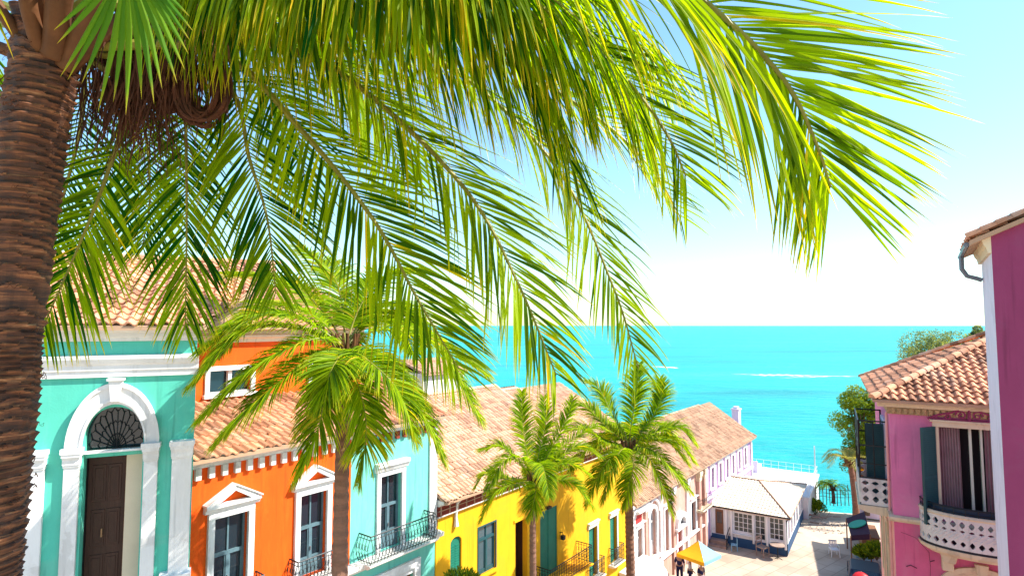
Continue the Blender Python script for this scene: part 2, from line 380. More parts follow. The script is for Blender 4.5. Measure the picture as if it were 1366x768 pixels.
# ------------------------------------------------------------------ tiled roof
def roof(name, mat, parent, fr, u0, u1, v0, v1, z0, z1, clips=(), pitch=0.2, row=0.34, hgt=0.045, lift=0.03, thick=0.09, label=None):
    """barrel tile slope from eave (v0,z0) up to ridge (v1,z1); clips = [(point, normal)] in frame coords, keep the negative side"""
    rng = random.Random(name + str(u0))
    L = math.hypot(v1 - v0, z1 - z0); sv = (v1 - v0) / L; sz = (z1 - z0) / L
    nv, nz = -sz * (1 if v1 < v0 else -1), abs(sv)
    nv = sz if v1 < v0 else -sz
    nc = max(1, int(round((u1 - u0) / pitch))); nr = max(1, int(round(L / row)))
    K = 6; pw = (u1 - u0) / nc; rl = L / nr
    prof = []
    for k in range(K + 1):
        c = k / K
        prof.append(hgt * (math.sin(math.pi * min(1, c / 0.62)) ** 0.8 if c < 0.62 else -0.25 * math.sin(math.pi * (c - 0.62) / 0.38)))
    mb = MB(fr)
    for r in range(nr):
        rj = rng.uniform(-0.012, 0.012)
        for c in range(nc):
            tn = rng.random() * 0.7 + 0.3 * noise.noise(Vector((c * 0.15 + u0, r * 0.3, 1.3)))
            dz = rng.uniform(0, 0.016); dl = rng.uniform(-0.03, 0.03)
            if rng.random() < 0.02: dl -= 0.07; tn *= 0.5
            vs = []
            s0 = max(-0.02, r * rl + dl + rj); s1 = min((r + 1) * rl + 0.03, L)
            for (sl, off) in ((s0, lift + dz - 0.035 * 1.0), (s0, lift + dz), (s1, 0.0)):
                for k in range(K + 1):
                    h = prof[k] + off if off >= 0 or True else 0
                    uu = u0 + (c + k / K) * pw
                    vs.append((uu, v0 + sv * sl + nv * h, z0 + sz * sl + nz * h))
            fs = []
            for q in range(2):
                for k in range(K):
                    a = q * (K + 1) + k
                    fs.append((a, a + 1, a + K + 2, a + K + 1))
            mb.add(vs, fs, 0, max(0, min(1, tn)))
    # backing slab
    mb.add([(u0, v0, z0 - 0.012), (u1, v0, z0 - 0.012), (u1, v1, z1 - 0.012), (u0, v1, z1 - 0.012),
            (u0, v0, z0 - thick), (u1, v0, z0 - thick), (u1, v1, z1 - thick), (u0, v1, z1 - thick)],
           [(0, 1, 2, 3), (7, 6, 5, 4), (0, 4, 5, 1), (1, 5, 6, 2), (2, 6, 7, 3), (3, 7, 4, 0)], 1)
    o = mb.build(name, [mat, 'mortar'], parent, norm=False)
    if clips:
        me = o.data; bm = bmesh.new(); bm.from_mesh(me); org = parent_loc(o.parent) if o.parent else Vector(o.location)
        for (pt, nm) in clips:
            P = fr.p(*pt) - org; Nn = fr.d * nm[0] + fr.n * nm[1] + Vector((0, 0, nm[2]))
            bmesh.ops.bisect_plane(bm, geom=bm.verts[:] + bm.edges[:] + bm.faces[:], plane_co=P, plane_no=Nn, clear_outer=True)
        bm.to_mesh(me); bm.free()
    return o
def caps(mb, fr_pts, r=0.09, step=0.36, rng=random.Random(3)):
    """line of half round ridge tiles between two frame points"""
    a, b = [mb.P(p) for p in fr_pts]
    L = (b - a).length; n = max(1, int(L / step)); t = (b - a) / L
    s = t.cross(Vector((0, 0, 1))).normalized(); up = s.cross(t).normalized()
    for i in range(n):
        p0 = a + t * (L * i / n - 0.03); p1 = a + t * (L * (i + 1) / n)
        vs = []
        for p, rr in ((p0, r * 1.12), (p1, r * 0.95)):
            for k in range(7):
                th = math.pi * k / 6
                vs.append(p + s * math.cos(th) * rr + up * math.sin(th) * rr)
        mb.add(vs, [(k, k + 1, k + 8, k + 7) for k in range(6)] + [tuple(range(7))], 0, rng.random(), raw=True)
# ------------------------------------------------------------------ street frame and ground
AZ = R(37.2)
SO = gnd(943, 727)
ST = Frame(SO, AZ)                       # left side of the street, u down the street, v out of the facades
def ground_z(x, y):
    q = Vector((x, y, 0)) - Vector((SO.x, SO.y, 0))
    u = q.dot(ST.d)
    return 0.0 if u > -6 else min(5.5, (-6 - u) * 0.15)
SHA = Vector((27.5, 50.8, 0)); SHD = Vector((-math.cos(AZ), math.sin(AZ), 0)); SHN = Vector((math.sin(AZ), math.cos(AZ), 0))
def land_z(a, b):
    """a along the shore, b towards the sea"""
    w = 0.9 * math.sin(a * 0.21) + 0.4 * math.sin(a * 0.63 + 1)
    p = SHA + SHD * a + SHN * b
    z = ground_z(p.x, p.y)
    e = b + w
    if e > -7: z -= 0.02 + max(0, (e + 7)) ** 1.3 * 0.09
    return p.x, p.y, z
mb = MB(); A = [-400, -150, -80] + [-50 + i * 1.5 for i in range(80)] + [100, 200, 400]; B = [-300, -150, -90] + [-70 + 2 * i for i in range(28)] + [-14 + i * 0.7 for i in range(40)] + [20, 30]
vs = [land_z(a, b) for a in A for b in B]
nb = len(B)
mb.add(vs, [(i * nb + j, (i + 1) * nb + j, (i + 1) * nb + j + 1, i * nb + j + 1) for i in range(len(A) - 1) for j in range(nb - 1)])
g = mb.build('ground', 'sand', smooth=True); tag(g, kind='structure')
# paved street laid on it
mb = MB(ST); us = [-48 + i * 2 for i in range(25)]; us = [u for u in us if u < 0.5]
def sz(u): return (0.0 if u > -6 else min(5.5, (-6 - u) * 0.15))
us = us + [2, 4]
vs = []
for u in us:
    for v in (-0.3, 1.35, 1.36, 9.6, 9.61, 11.4):
        vs.append((u, v, sz(u) + (0.13 if v in (-0.3, 1.35, 9.61, 11.4) and u < -5 else 0.012)))
mb.add(vs, [(i * 6 + j, (i + 1) * 6 + j, (i + 1) * 6 + j + 1, i * 6 + j + 1) for i in range(len(us) - 1) for j in range(5)])
o = mb.build('street', 'paving'); tag(o, kind='structure')

# sea
def sea_mat():
    m, nt = new_mat('sea_water'); L = nt.links
    out = N(nt, 'ShaderNodeOutputMaterial'); p = N(nt, 'ShaderNodeBsdfPrincipled'); L.new(p.outputs[0], out.inputs[0])
    tc = N(nt, 'ShaderNodeTexCoord')
    mp = N(nt, 'ShaderNodeMapping'); mp.inputs['Scale'].default_value = (0.35, 1.0, 1); mp.inputs['Rotation'].default_value = (0, 0, R(-12))
    L.new(tc.outputs['Object'], mp.inputs[0])
    n = N(nt, 'ShaderNodeTexNoise'); n.inputs['Scale'].default_value = 0.02; n.inputs['Detail'].default_value = 9; n.inputs['Roughness'].default_value = 0.6
    L.new(mp.outputs[0], n.inputs['Vector'])
    r = ramp(nt, [(0.34, (0.0, 0.22, 0.24)), (0.46, (0.0, 0.31, 0.31)), (0.56, (0.0, 0.36, 0.355)), (0.7, (0.02, 0.44, 0.42))]); L.new(n.outputs[0], r.inputs[0])
    L.new(r.outputs[0], p.inputs['Base Color'])
    p.inputs['Roughness'].default_value = 0.35; p.inputs['Specular IOR Level'].default_value = 0.12
    n2 = N(nt, 'ShaderNodeTexNoise'); n2.inputs['Scale'].default_value = 0.55; n2.inputs['Detail'].default_value = 6; n2.inputs['Roughness'].default_value = 0.62
    L.new(mp.outputs[0], n2.inputs['Vector'])
    n3 = N(nt, 'ShaderNodeTexNoise'); n3.inputs['Scale'].default_value = 0.06; n3.inputs['Detail'].default_value = 4
    L.new(mp.outputs[0], n3.inputs['Vector'])
    b = N(nt, 'ShaderNodeBump'); b.inputs['Strength'].default_value = 1.0; b.inputs['Distance'].default_value = 0.9
    L.new(n2.outputs[0], b.inputs['Height'])
    b2 = N(nt, 'ShaderNodeBump'); b2.inputs['Strength'].default_value = 0.5; b2.inputs['Distance'].default_value = 2.5
    L.new(n3.outputs[0], b2.inputs['Height']); L.new(b.outputs[0], b2.inputs['Normal'])
    L.new(b2.outputs[0], p.inputs['Normal'])
    M['sea'] = m
sea_mat()
mb = MB(); mb.add([(-30000, -300, -1.5), (30000, -300, -1.5), (30000, 45000, -1.5), (-30000, 45000, -1.5)], [(0, 1, 2, 3)])
o = mb.build('sea', 'sea'); tag(o, kind='structure')
# boat wakes: ragged foam strips lying on the water
S('foam', (0.62, 0.80, 0.80), 0.8, 0.2, scale=0.2)
def wake(px0, py0, px1, py1, w, seed):
    rng = random.Random(seed); a = gnd(px0, py0, -1.48); b = gnd(px1, py1, -1.48); mb = MB(); n = 60
    t = (b - a).normalized(); s = Vector((-t.y, t.x, 0))
    vs = []
    for i in range(n + 1):
        f = i / n; p = a.lerp(b, f)
        off = 2.0 * noise.noise(Vector((f * 6, seed, 0)))
        ww = w * (0.15 + abs(noise.noise(Vector((f * 14, seed, 2)))) * 1.6) * (1 - abs(2 * f - 1) ** 4)
        vs += [p + s * (off - ww), p + s * (off + ww)]
    mb.add(vs, [(2 * i, 2 * i + 1, 2 * i + 3, 2 * i + 2) for i in range(n)], raw=True)
    return mb
mb = wake(975, 499, 1148, 502, 3.0, 1); m2 = wake(1040, 504, 1130, 501, 1.5, 2); m3 = wake(868, 488, 908, 491, 3.5, 3)
for q in (m2, m3):
    b0 = len(mb.v); mb.v += q.v; mb.f += [[b0 + k for k in f] for f in q.f]; mb.m += q.m; mb.t += q.t
o = mb.build('wake_foam', 'foam'); tag(o, kind='structure')

# ------------------------------------------------------------------ light
w = bpy.data.worlds.new('World'); scene.world = w; w.use_nodes = True
nt = w.node_tree; bg = nt.nodes['Background']
sky = nt.nodes.new('ShaderNodeTexSky'); sky.sky_type = 'NISHITA'; sky.sun_disc = False
SUN_AZ, SUN_EL = R(91), R(47)
sky.sun_elevation = SUN_EL; sky.sun_rotation = SUN_AZ; sky.dust_density = 0.35; sky.ozone_density = 1.6; sky.air_density = 1.25; sky.altitude = 0
tn = nt.nodes.new('ShaderNodeVectorMath'); tn.operation = 'MULTIPLY'; tn.inputs[1].default_value = (1.02, 1.30, 1.42)
nt.links.new(sky.outputs[0], tn.inputs[0]); nt.links.new(tn.outputs[0], bg.inputs[0]); bg.inputs[1].default_value = 0.096
sd = bpy.data.lights.new('sun', 'SUN'); sd.energy = 5.0; sd.angle = R(0.53); sd.color = (1.0, 0.95, 0.86)
sun = bpy.data.objects.new('sun', sd); COL.objects.link(sun)
dv = Vector((math.sin(SUN_AZ) * math.cos(SUN_EL), math.cos(SUN_AZ) * math.cos(SUN_EL), math.sin(SUN_EL)))
sun.rotation_euler = dv.to_track_quat('Z', 'Y').to_euler(); sun.location = (30, 0, 40)
scene.view_settings.view_transform = 'Standard'; scene.view_settings.look = 'None'
scene.view_settings.gamma = 1; scene.view_settings.exposure = 1.12
scene.render.engine = 'CYCLES'
# ------------------------------------------------------------------ helpers for facades
def house(fr, u, name, label):
    p = fr.p(u, 0, 0); return empty(name, (p.x, p.y, ground_z(p.x, p.y)), label, 'house')
def body(mb, fr, u0, u1, w, z0, z1, mi=0, v=0.0):
    """sides and back of the block behind a facade"""
    mb.add([(u0, v, z0), (u0, -w, z0), (u0, -w, z1), (u0, v, z1), (u1, v, z0), (u1, -w, z0), (u1, -w, z1), (u1, v, z1)],
           [(0, 1, 2, 3), (4, 7, 6, 5), (1, 5, 6, 2), (3, 2, 6, 7)], mi)
def surround(fr, par, u0, u1, z0, z1, fw=0.14, t=0.07, mat='white_paint', sill=True, name='window_frame', head=0.0, bottom=True):
    mb = MB(fr)
    mb.box(u0 - fw, u0, -0.02, t, z0, z1); mb.box(u1, u1 + fw, -0.02, t, z0, z1)
    mb.box(u0 - fw, u1 + fw, -0.02, t + 0.004, z1, z1 + fw)
    if sill: mb.box(u0 - fw - 0.04, u1 + fw + 0.04, -0.02, t + 0.07, z0 - 0.10, z0)
    if head:
        mb.mould(u0 - fw - 0.07, u1 + fw + 0.07, [(-0.02, z1 + fw), (t + 0.03, z1 + fw), (t + 0.10, z1 + fw + head * .55), (t + 0.13, z1 + fw + head * .6), (t + 0.13, z1 + fw + head), (-0.02, z1 + fw + head)])
    return mb.build(name, mat, par, bevel=0.008)
def sash(fr, par, u0, u1, z0, z1, v=-0.16, mat='slate_paint', gl='dark_glass', transom=0.32, panel=0.4, name='window', open_=0.0, knob=False):
    """two-leaf casement with transom, mullion, lower panels, each leaf with glazing bars; returns window part"""
    W = u1 - u0; H = z1 - z0; b = 0.05
    mb = MB(fr)
    mb.box(u0, u0 + b, v - .04, v, z0, z1); mb.box(u1 - b, u1, v - .04, v, z0, z1); mb.box(u0 + b, u1 - b, v - .04, v, z1 - b, z1); mb.box(u0 + b, u1 - b, v - .04, v, z0, z0 + b)
    zt = z1 - H * transom; um = (u0 + u1) / 2
    mb.box(u0 + b, u1 - b, v - .035, v + .02, zt - .04, zt + .04)
    mb.box(um - .04, um + .04, v - .035, v + .015, z0 + b, zt - .04)
    mb.box(um - .02, um + .02, v - .035, v - .002, zt + .04, z1 - b)
    for (a, c) in ((u0 + b, um - .04), (um + .04, u1 - b)):
        zp = z0 + (zt - z0) * panel
        mb.box(a, c, v - .034, v - .004, zp - .025, zp + .025)
        mb.box(a, a + .03, v - .034, v - .006, z0 + b, zt - .04); mb.box(c - .03, c, v - .034, v - .006, z0 + b, zt - .04)
        mb.box(a + .03, c - .03, v - .030, v - .016, z0 + b, zp - .025)
        mb.box(a + .06, c - .06, v - .020, v - .008, z0 + b + .05, zp - .075)
    win = mb.build(name, mat, par)
    g = MB(fr); g.box(u0 + .005, u1 - .005, v - .05, v - .036, z0 + .005, z1 - .005); g.build('pane', gl, win)
    if knob:
        k = MB(fr); k.box(um - .012, um + .012, v + .015, v + .045, z0 + (zt - z0) * .5, z0 + (zt - z0) * .5 + .1); k.build('handle', 'chrome', win)
    return win
def backing(fr, par, u0, u1, z0, z1, v=-0.25, mat='dark_inside', name='interior'):
    mb = MB(fr); mb.box(u0 - .03, u1 + .03, v - .3, v, z0 - .03, z1 + .03); return mb.build(name, mat, par)
def railing(fr, par, u0, u1, v0, v1, z0, h, slab=True, slabmat='old_white', sz=0.14, step=0.11, belly=0.0, name='balcony', scroll=True):
    mb = MB(fr)
    if slab:
        mb.mould(u0 - .06, u1 + .06, [(-0.02, z0 - sz), (v1 - .06, z0 - sz), (v1 + .06, z0 - sz * .4), (v1 + .06, z0), (-0.02, z0)])
        b = mb.build(name, slabmat, par, bevel=0.006); mb = MB(fr)
    else: b = None
    r = .011
    path = [(u0, v0), (u0, v1), (u1, v1), (u1, v0)]
    for zz, rr in ((z0 + h, .02), (z0 + .06, .013), (z0 + h - .1, .011)):
        mb.tube([(p[0], p[1], zz) for p in path], rr, 5)
    def bar(u, v, nu, nv):
        pts = [(u, v, z0)]
        for k in range(1, 6):
            f = k / 5; o = belly * math.sin(math.pi * f) ** 1.0 if belly else 0
            pts.append((u + nu * o, v + nv * o, z0 + h * f))
        mb.tube(pts, r, 4, cap=False)
    segs = [((u0, v0), (u0, v1), (-1, 0)), ((u0, v1), (u1, v1), (0, 1)), ((u1, v1), (u1, v0), (1, 0))]
    for (a, c, n_) in segs:
        L = math.hypot(c[0] - a[0], c[1] - a[1]); n = max(1, int(L / step))
        for i in range(n + 1):
            f = i / n; u = a[0] + (c[0] - a[0]) * f; v = a[1] + (c[1] - a[1]) * f
            bar(u, v, *n_)
            if scroll and i < n:
                f2 = (i + .5) / n; cu = a[0] + (c[0] - a[0]) * f2; cv = a[1] + (c[1] - a[1]) * f2
                du, dv_ = (c[0] - a[0]) / L, (c[1] - a[1]) / L; rr = step * .42
                for zc in (z0 + h * .3, z0 + h * .62):
                    ob = belly * math.sin(math.pi * (zc - z0) / h)
                    mb.tube([(cu + n_[0] * ob + du * rr * math.cos(t), cv + n_[1] * ob + dv_ * rr * math.cos(t), zc + rr * 1.6 * math.sin(t)) for t in [k * math.pi / 4 for k in range(9)]], .007, 3, cap=False)
    rl = mb.build('railing', 'iron', b or par)
    return b or rl
def door(fr, par, u0, u1, z0, z1, v=-.18, mat='green_paint', leaves=1, name='door', panels=3, lou=False):
    mb = MB(fr); W = (u1 - u0) / leaves
    for i in range(leaves):
        a = u0 + i * W + .008; c = a + W - .016
        mb.box(a, c, v - .05, v, z0, z1)
        mb.box(a, a + .06, v, v + .015, z0, z1); mb.box(c - .06, c, v, v + .015, z0, z1)
        hh = (z1 - z0) / panels
        for k in range(panels + 1):
            zc = z0 + k * hh
            mb.box(a + .06, c - .06, v, v + .015, max(z0, zc - .04), min(z1, zc + .04))
        if lou:
            n = int((z1 - z0) / .07)
            for k in range(n):
                zc = z0 + (k + .5) * (z1 - z0) / n
                mb.prism([], 0, 0) if False else mb.box(a + .06, c - .06, v - .004, v + .010, zc - .012, zc + .012)
    d = mb.build(name, mat, par, bevel=0.004)
    return d

# ------------------------------------------------------------------ mint house with the arched door
MF = Frame((-6.38, 11.6), R(64.8))
H1 = empty('mint_house', MF.p(0, 0, ground_z(-6.38, 11.6)), 'mint green house with white arched doorway, behind the big palm trunk', 'house')
zb = ground_z(-6.38, 11.6) - .2
ML = -7.0
mb = MB(MF)
ac, ar = -1.33, 0.47
dz0 = 9.7
holes = [archpoly(ac, ar, dz0, 12.92, ez=1.12), archpoly(ac - 2.05, ar, dz0, 12.92, ez=1.12), archpoly(ac - 4.1, ar, dz0, 12.92, ez=1.12)]
mb.wall(rect(ML, 0, zb, 14.98), holes, 0, 0.28)
mb.add([(ML,0,zb),(ML,-8.2,zb),(ML,-8.2,14.98),(ML,0,14.98),(0,0,zb),(-3,-8.2,zb),(-3,-8.2,14.98),(0,0,14.98)],[(0,1,2,3),(4,7,6,5),(1,5,6,2),(3,2,6,7)])
mb.build('wall', 'mint_wall', H1)
# eave cornice, string course
mb = MB(MF)
mb.mould(ML - .1, 0.04, [(0, 14.70), (.05, 14.70), (.06, 14.76), (.12, 14.80), (.13, 14.87), (.20, 14.93), (.21, 15.0), (0, 15.0)])
mb.build('cornice', 'old_white', H1)
mb = MB(MF)
mb.mould(ML - .05, 0.04, [(0, 14.02), (.05, 14.02), (.055, 14.13), (.08, 14.15), (.085, 14.24), (.12, 14.28), (.16, 14.36), (.165, 14.41), (0, 14.44)])
mb.build('string_course', 'white_paint', H1)
for k in range(3):
    c = ac - 2.05 * k
    mb = MB(MF)
    mb.arc(c, 12.70, 0.50, 0.74, 0, .09, n=28, ez=1.62); mb.arc(c, 12.70, .70, .75, .09, .125, n=28, ez=1.62); mb.arc(c, 12.70, .50, .53, .09, .11, n=28, ez=1.72)
    a = mb.build('arch_surround', 'white_paint', H1)
    mb = MB(MF); mb.prism([(c - .07, 13.56), (c + .07, 13.56), (c + .11, 13.95), (c - .11, 13.95)], .0, .17); mb.box(c - .14, c + .14, 0, .2, 13.95, 14.0)
    mb.build('keystone', 'white_paint', a, bevel=.008)
    mb = MB(MF)      # transom beam
    mb.box(c - ar, c + ar, -.28, -.13, 12.50, 12.60); mb.build('transom', 'mint_wall', H1)
    mb = MB(MF); mb.box(c - ar - .02, c + ar + .02, -.1, .03, 12.60, 12.64); mb.build('transom_ledge', 'white_paint', H1)
    g = MB(MF); g.prism(archpoly(c, ar - .002, 12.60, 12.92, ez=1.12), -.26, -.25); fg = g.build('fanlight', 'dark_glass', H1)
    mb = MB(MF)
    for i in range(1, 12):
        t = math.pi * i / 12; mb.tube([(c, -.225, 12.64), (c + .42 * math.cos(t), -.225, 12.64 + .72 * math.sin(t))], .008, 4)
    for rr, ww in ((.14, 1), (.27, 1), (.40, 1)):
        n = 12
        for i in range(n):
            t0 = math.pi * i / n; t1 = math.pi * (i + 1) / n; tm = (t0 + t1) / 2; r2 = rr * 1.13
            mb.tube([(c + q * math.cos(t), -.222, 12.64 + q * 1.72 * math.sin(t)) for q, t in ((rr, t0), (r2, tm), (rr, t1))], .007, 4, cap=False)
    mb.build('tracery', 'iron', fg)
    if k == 0:
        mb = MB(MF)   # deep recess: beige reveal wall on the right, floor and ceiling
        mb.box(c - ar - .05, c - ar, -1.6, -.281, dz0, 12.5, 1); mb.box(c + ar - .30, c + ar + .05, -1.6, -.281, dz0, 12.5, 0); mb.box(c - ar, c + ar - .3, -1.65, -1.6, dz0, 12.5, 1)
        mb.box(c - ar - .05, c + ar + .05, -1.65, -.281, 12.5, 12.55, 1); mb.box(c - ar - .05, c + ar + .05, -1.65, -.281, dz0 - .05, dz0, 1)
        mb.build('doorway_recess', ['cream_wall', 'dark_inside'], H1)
        mb = MB(MF); mb.box(c - ar - .001 + .005, c + .16, -.46, -.42, dz0, 12.5)
        for z_ in (9.9, 10.75, 11.6):
            for a_ in (c - ar + .08, c - .14):
                mb.box(a_, a_ + .22, -.42, -.405, z_, z_ + .7); mb.box(a_ + .04, a_ + .18, -.405, -.395, z_ + .06, z_ + .64)
        d = mb.build('door', 'dark_wood', H1, bevel=.005)
        mb = MB(MF); mb.tube([(c - .2, -.40, 10.95), (c - .2, -.34, 10.95), (c - .2, -.34, 11.1)], .014, 6); mb.build('handle', 'pale_fibre', d)
        mb = MB(MF); mb.box(c + .16, c + .19, -.5, -.3, dz0, 12.5); mb.build('door_jamb', 'brown_wood', H1)
    else:
        backing(MF, H1, c - ar, c + ar, dz0, 12.5, -.3); door(MF, H1, c - ar, c + ar, dz0, 12.5, -.24, 'dark_wood', 2)
def pilaster(fr, par, u0, u1, z0, zc, v=.09, cap=.3, mat='white_paint', capmat=None, proud=.1, panel=False):
    mb = MB(fr); mb.box(u0, u1, 0, v, z0, zc - cap)
    if panel: mb.box(u0 + .05, u1 - .05, v, v + .012, z0 + .1, zc - cap - .1)
    s = mb.build('pilaster', mat, par, bevel=.008)
    mb = MB(fr); e = [(0.0, 0.0), (.02, .0), (.02, .12), (.035, .14), (.035, .45), (.06, .55), (.085, .72), (.1, .76), (.1, 1)]
    for (a, f0), (b, f1) in zip(e, e[1:]):
        if f1 - f0 < .001: continue
        mb.box(u0 - a * proud * 10, u1 + a * proud * 10, 0, v + b, zc - cap + cap * f0, zc - cap + cap * f1)
    mb.build('capital', capmat or mat, s)
    return s
for (a, b) in ((-2.08, -1.84), (-.83, -.60), (-.36, -.02), (-2.66, -2.36), (-4.13, -3.87), (-2.9 + .02, -2.68)):
    pilaster(MF, H1, a, b, 9.6, 12.74, v=.1 if b > -.1 else .09, proud=.045, cap=.34)
mb = MB(MF); mb.mould(ML, .05, [(0, 10.08), (.10, 10.08), (.18, 10.14), (.2, 10.2), (0, 10.22)]) ; 
mb = MB(MF)
for (a, b) in ((-.5, .03),):
    mb.mould(a, b, [(0, 9.85), (.12, 9.85), (.14, 10.1), (.2, 10.14), (.21, 10.2), (0, 10.24)])
mb.mould(ML, .03, [(0, 9.4), (.12, 9.4), (.16, 9.55), (0, 9.6)])
mb.build('plinth', 'white_paint', H1)
roof('roof', 'tile', H1, MF, ML - .2, 1.6, .28, -4.1, 15.0, 16.72, clips=[((.14, .28, 15), (.93, .36, 0))], pitch=.2, row=.30, hgt=.05)
roof('roof', 'tile', H1, MF, ML - .2, 1.0, -8.4, -4.1, 15.0, 16.72, pitch=.2, row=.34)
mb = MB(MF); mb.add([(.14, .2, 14.98), (1.0, -4.1, 14.98), (1.0, -8.2, 14.98), (1.0, -4.1, 16.66)], [(0, 1, 3), (1, 2, 3)]); mb.build('gable', 'mortar', H1)
mb = MB(MF); caps(mb, [(ML - .2, -4.1, 16.72), (1.75, -4.1, 16.72)], .1); mb.build('ridge_tiles', 'tile', H1, norm=False)

# ------------------------------------------------------------------ orange house
OL, OR_, TR = -34.6, -29.62, -26.25
H2 = house(ST, -32, 'orange_house', 'bright orange house with pedimented white windows and a set-back upper floor')
zb = 3.8
def pxrect(fr, x0, y0, x1, y1, v=0):
    u0, z0 = fr.px(x0, y0, v); u1, z1 = fr.px(x1, y1, v); return u0, u1, z0, z1
WZ0, WZ1 = 8.45, 10.56
ow = [(-33.42, -32.62), (-31.22, -30.42)]
mb = MB(ST)
low = [(-33.4, -32.6), (-31.2, -30.4)]
mb.wall(rect(OL, OR_, zb, 11.98), [rect(a, b, WZ0, WZ1) for a, b in ow] + [rect(a, b, 4.9, 7.2) for a, b in low], 0, .28)
body(mb, ST, OL, OR_, 7.5, zb, 11.98)
mb.build('wall', 'orange_wall', H2)
EAVE = [(0, 11.78), (.07, 11.78), (.08, 11.84), (.20, 11.88), (.28, 11.95), (.30, 12.04), (0, 12.06)]
mb = MB(ST); mb.mould(OL, OR_ - .002, EAVE); c1 = mb.build('cornice', 'old_white', H2)
mb = MB(ST); u = OL + .1
while u < OR_ - .1:
    mb.prism([(u, 11.52), (u + .13, 11.52), (u + .13, 11.78), (u, 11.78)], 0, .10); u += .3
mb.build('dentils', 'old_white', H2, bevel=.006)
for (a, b) in ow:
    c = (a + b) / 2
    mb = MB(ST); fw = .15
    mb.box(a - fw, a, -.03, .08, WZ0, WZ1); mb.box(b, b + fw, -.03, .08, WZ0, WZ1); mb.box(a - fw, b + fw, -.03, .084, WZ1, WZ1 + .16)
    hw = .4 + fw + .1
    mb.mould(c - hw, c + hw, [(0, WZ1 + .16), (.1, WZ1 + .16), (.15, WZ1 + .25), (.19, WZ1 + .26), (.19, WZ1 + .33), (0, WZ1 + .33)])
    z = WZ1 + .33
    f = mb.build('window_frame', 'white_paint', H2, bevel=.007)
    mb = MB(ST)
    for s_ in (-1, 1):
        mb.prism([(c + s_ * hw, z), (c + s_ * (hw - .24), z), (c, z + .26), (c, z + .38)][::s_], 0, .19)
        mb.prism([(c + s_ * hw * 1.03, z + .0), (c, z + .38), (c, z + .42), (c + s_ * hw * 1.03, z + .04)][::s_], 0, .22)
    mb.build('pediment', 'white_paint', f)
    sash(ST, H2, a, b, WZ0, WZ1, v=-.12, mat='slate_light', gl='dark_glass', transom=.42, panel=.35, knob=True)
    backing(ST, H2, a, b, WZ0, WZ1)
for (a, b) in low:
    surround(ST, H2, a, b, 4.9, 7.2); sash(ST, H2, a, b, 4.9, 7.2, mat='slate_paint')
for (a, b) in ow: railing(ST, H2, a - .25, b + .25, 0, .38, WZ0 - .02, .62, step=.1, belly=.06)
roof('roof', 'tile', H2, ST, OL, OR_ + .02, .34, -3.0, 12.03, 13.05, pitch=.22, row=.34, hgt=.05)
# upper floor
UP = -2.6
up_l, up_r = -34.2, -27.3
mb = MB(ST)
w1u = pxrect(ST, 274, 536, 333, 492, UP); w2u = pxrect(ST, 413, 524, 474, 484, UP)
wu = [(w1u[0] + .08, w1u[0] + 1.25), (w2u[0] + .05, w2u[0] + 1.25)]
UZ0, UZ1 = 13.1, 13.74
F_up = Frame(ST.p(0, UP, 0), AZ)
mb = MB(F_up)
mb.wall(rect(up_l, up_r, 11.9, 14.66), [rect(a, b, UZ0, UZ1) for a, b in wu], 0, .2)
body(mb, F_up, up_l, up_r, 6, 11.9, 14.66)
mb.build('upper_wall', 'orange_wall', H2)
mb = MB(F_up); mb.mould(up_l - .1, up_r + .1, [(0, 14.52), (.06, 14.52), (.08, 14.62), (.14, 14.66), (.14, 14.72), (.03, 14.76), (.03, 14.84), (.3, 14.9), (.32, 15.0), (0, 15.0)])
mb.build('cornice', 'cream_trim', H2)
for (a, b) in wu:
    surround(F_up, H2, a, b, UZ0, UZ1, fw=.13, t=.06)
    mb = MB(F_up)
    for q in ((a + b) / 2,):
        mb.box(q - .05, q + .05, -.14, -.02, UZ0, UZ1)
    mb.box(a, b, -.14, -.03, UZ0, UZ0 + .05)
    wn = mb.build('window', 'white_paint', H2)
    g = MB(F_up); g.box(a, b, -.19, -.15, UZ0, UZ1); g.build('pane', 'dark_glass', wn)
roof('roof', 'tile', H2, F_up, up_l - .2, up_r + .3, .4, -3.2, 14.98, 16.45, clips=[((up_r + .3, .4, 15), (.7, .7, 0))], pitch=.22, row=.34, hgt=.05)
roof('roof', 'tile', H2, F_up, up_l - .2, up_r - 2.5, -6.6, -3.2, 14.98, 16.45, pitch=.22, row=.34)
F_end = Frame(F_up.p(up_r + .3, .4, 0), AZ + math.pi / 2, -1)
roof('roof', 'tile', H2, F_end, -.4, 7.0, 0.0, -3.0, 14.98, 16.45, clips=[((0, 0, 15), (-.62, -.78, 0)), ((7.0, 0, 15), (.65, -.76, 0))], pitch=.22, row=.34) if False else None

# ------------------------------------------------------------------ turquoise house
H3 = house(ST, -27.5, 'turquoise_house', 'pale turquoise house with one white framed window and iron balcony, right of the orange house')
tw = (-28.56, -27.74); TZ0, TZ1 = 8.32, 10.5
mb = MB(ST)
lo = (-28.75, -27.2)
mb.wall(rect(OR_ + .003, TR, zb, 11.98), [rect(*tw, TZ0, TZ1), rect(*lo, 4.4, 7.45)], 0.002, .28)
body(mb, ST, OR_ + .003, TR, 7.5, zb, 11.98, v=.002)
mb.build('wall', 'turquoise_wall', H3)
mb = MB(ST); mb.mould(OR_ + .002, TR + .12, EAVE); mb.build('cornice', 'old_white', H3)
mb = MB(ST); u = OR_ + .1
while u < TR - .1:
    mb.box(u, u + .13, .002, .10, 11.55, 11.78); u += .3
mb.build('dentils', 'brick_red', H3)
mb = MB(ST); mb.box(TR - .3, TR + .03, .0, .06, 8.2, 11.78); mb.box(TR, TR + .03, -1.2, 0, 8.2, 11.9); mb.build('corner_pilaster', 'white_paint', H3)
surround(ST, H3, *tw, TZ0, TZ1, fw=.15, t=.07, head=.26, sill=False)
